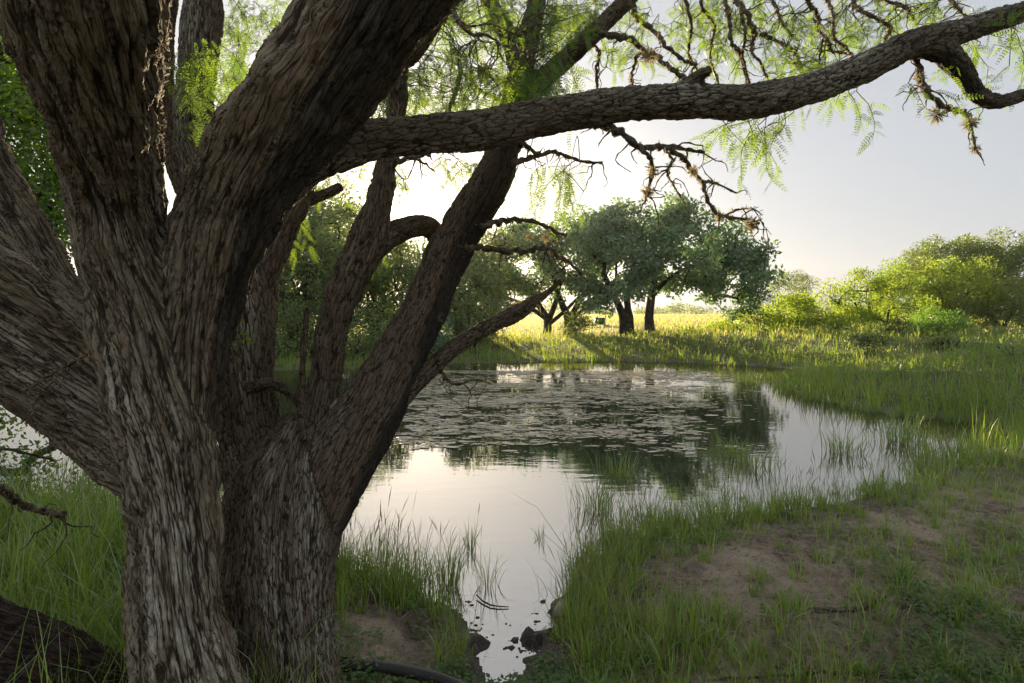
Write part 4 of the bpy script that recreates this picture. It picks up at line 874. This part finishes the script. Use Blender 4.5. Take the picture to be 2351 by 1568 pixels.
def mud_clods():
    b = Bag()
    for q in range(130):
        t = random.random()
        if t < 0.6: dx, dy = random.gauss(1222, 34), random.gauss(1475, 24)
        elif t < 0.75: dx, dy = random.gauss(1290, 30), random.gauss(1420, 20)
        else: dx, dy = random.gauss(1090, 22), random.gauss(1450, 30)
        if dy > 1560: continue
        p = G(dx, dy, 0.0); s = random.uniform(0.004, 0.014) * (2.0 if random.random() < 0.15 else 1)
        d = np.array([(1, 0, 0), (0.5, 0.87, 0), (-0.5, 0.87, 0), (-1, 0, 0), (-0.5, -0.87, 0), (0.5, -0.87, 0)]) * s * rng.uniform(0.7, 1.4, (6, 1))
        hz = s * random.uniform(0.08, 0.38); low = d * 1.3 + (p[0], p[1], -0.01); mid = d * rng.uniform(0.5, 0.9, (6, 1)) + np.stack((np.full(6, p[0]), np.full(6, p[1]), hz * rng.uniform(0.4, 1.0, 6)), 1); top = np.array([[p[0] + s * 0.2, p[1], hz * 1.1]])
        i = np.arange(6); k = (i + 1) % 6
        b.add(np.vstack((low, mid, top)), [np.stack((i, k, 6 + k, 6 + i), 1), np.stack((6 + i, 6 + k, np.full(6, 12)), 1)])
    tag(b.build('mud_clods', M['mud']), 'wet mud crumbs in the shallow channel', 'mud', kind='stuff')
mud_clods()
# ------------------------------------------------------------------ floating weed
def scum():
    n = 130000; u = rng.random(n)
    Y = 5.6 + (16.8 - 5.6) * rng.random(n) ** 0.8; x = rng.uniform(-0.42, 0.50, n) * Y
    dx = x / (KPX * Y) + CX; dy = HY + HC / (KPX * Y)
    big = fbm2(x * 0.5, Y, 0.9, 4, 51); fine = fbm2(x * 0.45, Y, 0.16, 5, 57)
    core = sstep(1800, 1560, dx) * sstep(860, 960, dx) * sstep(1095, 1040, dy) * sstep(838, 850, dy)
    edge = 0.470 + 0.085 * sstep(960, 1085, dy) + 0.06 * sstep(1420, 1760, dx) - 0.02 * sstep(1000, 900, dy)
    keep = (core > 0.05) & (0.55 * big + 0.45 * fine + 0.12 * (core - 1) > edge + 0.032 + 0.14 * (u - 0.5) + 0.05 * (rng.random(n) > 0.985) * -3) & (shore_dist(x, Y) < -0.3)
    x, Y = x[keep], Y[keep]; m = len(x); k = 5
    th = np.arange(k)[None] / k * 2 * math.pi + rng.random((m, 1)) * 6; r = (np.clip(rng.lognormal(-4.75, 0.75, (m, 1)), 0.003, 0.07) * rng.uniform(0.5, 1.4, (m, k))) * (1 + Y[:, None] * 0.03)
    V = np.stack((x[:, None] + np.cos(th) * r * 1.7, Y[:, None] + np.sin(th) * r * 0.8, np.broadcast_to(rng.uniform(0.002, 0.012, (m, 1)), (m, k))), -1)
    o = mk('floating_weed', V.reshape(-1, 3), [np.arange(m * k).reshape(m, k)], M['scum'], None, {'rnd': np.repeat(rng.random(m), k)}); tag(o, 'pale weed scum floating over the middle of the pond', 'pond weed', kind='stuff'); print('scum', m)
scum()

# ------------------------------------------------------------------ grass
def scatter(n, rmin, rmax, a0, a1, pw=1.0):
    """points spread over a sector in front of the camera, even in picture density"""
    r = rmin * (rmax / rmin) ** (rng.random(n) ** pw); a = rng.uniform(a0, a1, n); return r * np.sin(a), r * np.cos(a)
def dxy(x, y, z): return x / (KPX * y) + CX, HY + (HC - z) / (KPX * y)
def soil_crumbs():
    b = Bag(); x, y = scatter(5200, 2.1, 6.0, -0.80, 0.80); sd = shore_dist(x, y); ok = (sd > 0.12) & (fbm2(x, y, 0.5, 3, 95) > 0.47); x, y = x[ok], y[ok]; z = height(x, y); n = len(x)
    s = np.clip(rng.lognormal(-5.2, 0.5, n), 0.002, 0.02); k = 5; th = np.arange(k)[None] / k * 6.2832 + rng.random((n, 1)) * 6
    r = s[:, None] * rng.uniform(0.6, 1.5, (n, k)); ring = np.stack((x[:, None] + np.cos(th) * r, y[:, None] + np.sin(th) * r, np.broadcast_to((z - 0.002)[:, None], (n, k))), -1)
    top = np.stack((x, y, z + s * rng.uniform(0.3, 0.8, n)), 1)[:, None]; V = np.concatenate((ring, top), 1).reshape(-1, 3)
    i = np.arange(k); F = (np.arange(n)[:, None, None] * (k + 1) + np.stack((i, (i + 1) % k, np.full(k, k)), 1)[None]).reshape(-1, 3)
    b.add(V, [F]); tag(b.build('soil_crumbs', M['crumb']), 'crumbs of dry soil scattered on the bank', 'soil', kind='stuff')
def near_grass():
    b = Bag(); s = Bag()
    x, y = scatter(19000, 2.1, 8.8, -0.86, 0.86); sd = shore_dist(x, y); z = height(x, y, sd); dx, dy = dxy(x, y, z)
    patch = 0.45 * fbm2(x, y, 0.6, 4, 61) + 0.55 * fbm2(x, y, 0.17, 3, 67); left = sstep(760, 640, dx)
    fringe = np.exp(-((sd + 0.02) / 0.40) ** 2)
    sand = 0.35 * np.exp(-(((dx - 1830) / 260) ** 2 + ((dy - 1320) / 35) ** 2)) + 0.9 * np.exp(-(((dx - 2120) / 230) ** 2 + ((dy - 1490) / 50) ** 2)) + 0.3 * np.exp(-(((dx - 1600) / 120) ** 2 + ((dy - 1370) / 40) ** 2)) + 1.5 * np.exp(-(((dx - 930) / 170) ** 2 + ((dy - 1480) / 70) ** 2)) + 1.7 * np.exp(-(((dx - 1200) / 125) ** 2 + ((dy - 1490) / 120) ** 2))
    dens = 0.52 + 0.75 * fringe + 0.75 * left + 0.35 * sstep(1950, 2300, dx) * sstep(1480, 1300, dy) + 0.45 * np.exp(-(((dx - 1560) / 180) ** 2 + ((dy - 1510) / 70) ** 2)) + 0.35 * np.exp(-(((dx - 1850) / 160) ** 2 + ((dy - 1430) / 60) ** 2)) - 0.8 * sand + 0.25 * sstep(1440, 1540, dy) * (dx > 1350)
    ok = (sd > np.where((dx > 960) & (dx < 1320), 0.03, -0.16) - 1.0 * sstep(0.50, 0.57, patch) * (dx > 1380) - 1.3 * sstep(0.5, 0.56, patch) * (dx < 320)) & (sd < 6) & ~((dy > 1535) & (dx > 780) & (dx < 1330)) & (rng.random(len(x)) < np.clip(dens, 0, 1) * 0.62 * sstep(0.42, 0.58, patch + 0.08 * dens))
    x, y, z, sd, fr, lf, pt = [q[ok] for q in (x, y, z, sd, fringe, left, patch)]; nt = len(x)
    k = np.maximum(3, (rng.gamma(2.0, 4.2, nt) * (1 + 0.6 * fr + 0.5 * lf)).astype(int)); i = np.repeat(np.arange(nt), k); n = len(i); print('near grass', nt, n)
    size = rng.lognormal(-0.1, 0.45, nt)
    az = rng.uniform(0, 6.28, n); off = np.abs(rng.normal(0, 0.022, n)) * (0.6 + size[i])
    P = np.stack((x[i] + np.cos(az) * off, y[i] + np.sin(az) * off, np.maximum(z[i], -0.05) - 0.006), 1); az = az + rng.normal(0, 0.6, n)
    H = 0.112 * size[i] * (1 + 0.65 * fr[i] + 1.3 * lf[i]) * rng.uniform(0.45, 1.3, n)
    hue = np.clip(rng.normal(0.5, 0.16, nt)[i] + rng.normal(0, 0.16, n), 0, 1)
    blades(P, H, np.abs(rng.normal(0.46, 0.40, n)) + 0.14, az, rng.uniform(0.0034, 0.0088, n) * (0.8 + 0.22 * y[i] / 3) * (0.8 + 0.4 * lf[i]), hue, b, 3, rng.uniform(0.9, 2.6, (n, 1)))
    tag(b.build('bank_grass', M['grass']), 'green grass growing on the near bank', 'grass', kind='stuff')
    q = rng.random(n) < 0.07; m = int(q.sum()); d = Bag()
    blades(P[q], H[q] * rng.uniform(0.7, 1.3, m), np.abs(rng.normal(0.8, 0.45, m)) + 0.2, rng.uniform(0, 6.28, m), rng.uniform(0.002, 0.005, m), rng.random(m), d, 3, rng.uniform(1.0, 3.0, (m, 1)))
    tag(d.build('dead_grass', M['straw']), 'dead straw blades among the bank grass', 'grass', kind='stuff')
    q = (fr[i] > 0.25) & (rng.random(n) < 0.05); m = int(q.sum())
    blades(P[q], rng.uniform(0.30, 0.55, m), np.abs(rng.normal(0.28, 0.18, m)) + 0.05, rng.uniform(0, 6.28, m), rng.uniform(0.005, 0.008, m), rng.random(m), s, 8, 1.2, ([0, 0.78, 0.82, 0.92, 1], [0.22, 0.16, 0.8, 1.0, 0.1]))
    tag(s.build('seed_heads', M['seed']), 'grass seed heads nodding over the waterline', 'grass', kind='stuff')
near_grass()
def far_grass():
    b = Bag(); x, y = scatter(26000, 6.5, 30, -0.80, 0.80, 0.9); sd = shore_dist(x, y)
    z = height(x, y, sd); dx, dy = dxy(x, y, z); pt = fbm2(x, y, 1.7, 3, 71)
    ok = (sd > -0.9) & (z > -0.06) & (rng.random(len(x)) < np.clip(0.45 + 1.1 * (pt - 0.4) + 0.5 * (sd < 0.7), 0.12, 1)) & ((y > 8) | (dx > 1700) | (sd < 0.5)) & (rng.random(len(x)) < sstep(6.3, 8.0, y))
    x, y, z, sd, dx, pt = [a[ok] for a in (x, y, z, sd, dx, pt)]; nt = len(x)
    k = np.maximum(2, rng.gamma(2.2, 1.9, nt).astype(int)); i = np.repeat(np.arange(nt), k); n = len(i); print('far grass', nt, n)
    size = rng.lognormal(-0.08, 0.38, nt) * (0.55 + 0.9 * fbm2(x, y, 0.9, 2, 73)); right = sstep(1780, 1950, dx) * sstep(17, 13, y)
    az = rng.uniform(0, 6.28, n); off = np.abs(rng.normal(0, 0.05, n)) * (0.5 + y[i] / 20); P = np.stack((x[i] + np.cos(az) * off, y[i] + np.sin(az) * off, np.maximum(z[i], -0.03) - 0.02), 1)
    hue = np.clip((0.40 + 0.9 * (fbm2(x, y, 2.3, 2, 79) - 0.5) + rng.normal(0, 0.14, nt))[i] + rng.normal(0, 0.12, n) + 0.45 * sstep(17, 27, y[i]), 0, 1)  # farther blades pushed toward yellow: the sunlit strip painted into their colour
    blades(P, 0.30 * size[i] * (1 + 0.3 * right[i]) * rng.uniform(0.5, 1.35, n), np.abs(rng.normal(0.42, 0.3, n)) + 0.08, az + rng.normal(0, 0.6, n), 0.006 + 0.0007 * y[i], hue, b, 3, rng.uniform(0.8, 2.2, (n, 1)))
    tag(b.build('pond_edge_grass', M['farg']), 'tall grass along the right and far banks of the pond', 'grass', kind='stuff')
far_grass()
def meadow_grass():
    b = Bag(); x, y = scatter(36000, 25, 180, -0.78, 0.78, 1.0); z = height(x, y); n = len(x); r = np.hypot(x, y)
    blades(np.stack((x, y, z - 0.01), 1), rng.uniform(0.08, 0.22, n) * (1 + r / 200), np.abs(rng.normal(0.3, 0.2, n)), rng.uniform(0, 6.28, n), 0.016 + r * 0.0013, rng.random(n), b, 2, 1.2)
    tag(b.build('meadow_grass', M['meadow']), 'dry yellow meadow grass beyond the oaks', 'grass', kind='stuff')
meadow_grass()
def clump(label, dx, dy, n, H, spread, seeds=0, z=-0.03):
    p = G(dx, dy, 0.0); root = thing('grass_clump', label, 'grass clump', (p[0], p[1], 0.0), 'grass clumps standing in the water'); b = Bag()
    P = np.stack((p[0] + rng.normal(0, spread, n), p[1] + rng.normal(0, spread, n), np.full(n, z)), 1); far = 1 + max(0, p[1] - 4) * 0.12
    blades(P, rng.uniform(0.5, 1.1, n) * H, np.abs(rng.normal(0.5, 0.35, n)) + 0.1, np.arctan2(P[:, 1] - p[1], P[:, 0] - p[0]) + rng.normal(0, 0.8, n), rng.uniform(0.003, 0.006, n) * far, np.clip(rng.normal(0.5, 0.25, n), 0, 1), b, 4, 1.3)
    b.build('blades', M['grass'], root)['kind'] = 'stuff'
    if seeds:
        s = Bag(); q = rng.integers(0, n, seeds); blades(P[q], rng.uniform(1.0, 1.45, seeds) * H, np.abs(rng.normal(0.3, 0.2, seeds)) + 0.05, rng.uniform(0, 6.28, seeds), rng.uniform(0.005, 0.008, seeds) * far, rng.random(seeds), s, 8, 1.2, ([0, 0.78, 0.82, 0.92, 1], [0.22, 0.16, 0.8, 1.0, 0.1]))
        s.build('seed_stalks', M['seed'], root)['kind'] = 'stuff'
    rebase(root)
for a in [
  ('tall seeding grass clump beside the dark trunk, left of the channel', 870, 1345, 230, 0.42, 0.10, 14), ('grass clump with black reflection left of the muddy channel', 1025, 1345, 120, 0.36, 0.05, 7),
  ('thick grass clump against the dark trunk at the waterline', 800, 1335, 200, 0.40, 0.10, 10), ('leaning grass clump halfway between the dark trunk and the channel clump', 945, 1352, 150, 0.36, 0.07, 9),
  ('arching small grass clump in open water above the muddy channel clump', 1080, 1262, 34, 0.26, 0.02, 2), ('sparse grass sprig in the middle of the near water', 1240, 1238, 16, 0.17, 0.02, 0),
  ('thin grass blades beside the twig left of the channel', 1120, 1345, 22, 0.30, 0.03, 2), ('large grass clump at the right mouth of the channel', 1345, 1365, 170, 0.30, 0.09, 7),
  ('tall grass clump at the waterline, first of the right shore', 1370, 1170, 130, 0.36, 0.09, 6), ('bright grass clump behind the first right shore clump', 1415, 1095, 90, 0.34, 0.09, 4),
  ('dense grass clump in shallow water right of the tall one', 1480, 1230, 230, 0.36, 0.16, 9), ('pale green grass clump out in the reflection of the oak', 1690, 1050, 90, 0.34, 0.08, 4),
  ('spreading grass clump near the pale one, right of the oak reflection', 1735, 1075, 90, 0.34, 0.10, 4), ('dark grass clump alone in the bright right water', 1935, 1040, 110, 0.36, 0.11, 3),
  ('broad fresh green grass clump near the right bank inlet', 2065, 1015, 170, 0.46, 0.13, 5), ('thin dark grass clump in front of the right bank inlet', 2025, 1140, 50, 0.26, 0.06, 2),
  ('distant small grass clump in the bright far water', 1722, 882, 70, 0.42, 0.12, 0), ('small reed clump off the point of the right bank', 1778, 878, 40, 0.34, 0.07, 0),
  ('reed clump touching the point of the right bank', 1805, 895, 60, 0.36, 0.14, 0), ('grass clump in shallow water below the bright right water', 1830, 1185, 200, 0.34, 0.20, 12), ('grass clump at the shore right of centre, full of seed heads', 1650, 1200, 220, 0.36, 0.18, 14),
  ('bushy grass clump on the right shore below the inlet', 2160, 1120, 220, 0.34, 0.2, 12), ('grass clump at the right shore by the frame edge', 2300, 1075, 240, 0.40, 0.25, 8)]: clump(*a)
soil_crumbs()
bank_weeds()
# broad leaved ground cover and leaf litter
def ground_cover():
    b = Bag(); x, y = scatter(36000, 2.2, 6.0, -0.80, 0.80); sd = shore_dist(x, y); z = height(x, y, sd); dx, dy = dxy(x, y, z)
    pt = fbm2(x, y, 0.45, 3, 81); right = sstep(1900, 2250, dx); w = 0.22 + 0.55 * right * sstep(1250, 1330, dy) + 0.5 * sstep(1505, 1550, dy) * sstep(1500, 1250, dx) + 0.35 * sstep(800, 600, dx)
    ok = (sd > 0.12) & (pt > 0.62 - 0.25 * w) & (rng.random(len(x)) < w + 0.08); x, y, z = x[ok], y[ok], z[ok]; n = len(x); print('cover', n)
    for k in range(4):
        az = rng.uniform(0, 6.28, n); L = rng.uniform(0.014, 0.034, n)
        P = np.stack((x, y, z + rng.uniform(0.005, 0.07, n)), 1) + rng.normal(size=(n, 3)) * (0.018, 0.018, 0.004)
        rhombi(P, np.stack((np.cos(az), np.sin(az), rng.uniform(-0.2, 0.5, n)), 1), np.stack((rng.normal(0, .35, n), rng.normal(0, .35, n), np.ones(n)), 1), L, L * 0.6, np.clip(rng.normal(0.5, 0.25, n), 0, 1), b)
    tag(b.build('ground_cover', M['broad']), 'small leaved weeds creeping over the near ground', 'weeds', kind='stuff')
    s = Bag(); x, y = scatter(22000, 2.1, 6.5, -0.80, 0.80); sd = shore_dist(x, y); z = height(x, y, sd); ok = (sd > 0.1) & (fbm2(x, y, 0.6, 3, 85) > 0.38); x, y, z = x[ok], y[ok], z[ok]; n = len(x)
    az = rng.uniform(0, 6.28, n); L = rng.uniform(0.008, 0.042, n)
    rhombi(np.stack((x, y, z + 0.004), 1), np.stack((np.cos(az), np.sin(az), rng.normal(0, .15, n)), 1), np.stack((rng.normal(0, .3, n), rng.normal(0, .3, n), np.ones(n)), 1), L, L * rng.uniform(0.1, 0.5, n), rng.random(n), s)
    x, y = scatter(4200, 2.1, 6.0, -0.80, 0.80); sd = shore_dist(x, y); z = height(x, y, sd); ok = sd > 0.05; x, y, z = x[ok], y[ok], z[ok]; n = len(x); az = rng.uniform(0, 6.28, n)
    rhombi(np.stack((x, y, z + 0.006), 1), np.stack((np.cos(az), np.sin(az), rng.normal(0.05, .12, n)), 1), np.stack((rng.normal(0, .5, n), rng.normal(0, .5, n), np.ones(n)), 1), rng.uniform(0.05, 0.16, n), rng.uniform(0.002, 0.005, n), rng.random(n), s)
    tag(s.build('leaf_litter', M['litter']), 'dry leaf and twig litter scattered on the sand', 'litter', kind='stuff')
ground_cover()
print('tris', sum(sum(len(p.vertices) - 2 for p in o.data.polygons) if len(o.data.polygons) < 2000 else 2 * len(o.data.polygons) for o in SC.objects if o.type == 'MESH'))
# ------------------------------------------------------------------ warm evening haze
def haze():
    t = NT('evening_haze'); v = t.n('ShaderNodeVolumePrincipled', i={'Color': (1.0, 0.98, 0.95), 'Density': HAZE, 'Anisotropy': 0.6}); t.t.links.new(v.outputs[0], t.out.inputs['Volume'])
    b = Bag(); box_bm(b, (0, 60, 12), (700, 500, 28)); o = b.build('haze', t.m); tag(o, kind='stuff')
HAZE = 0.0003
haze()
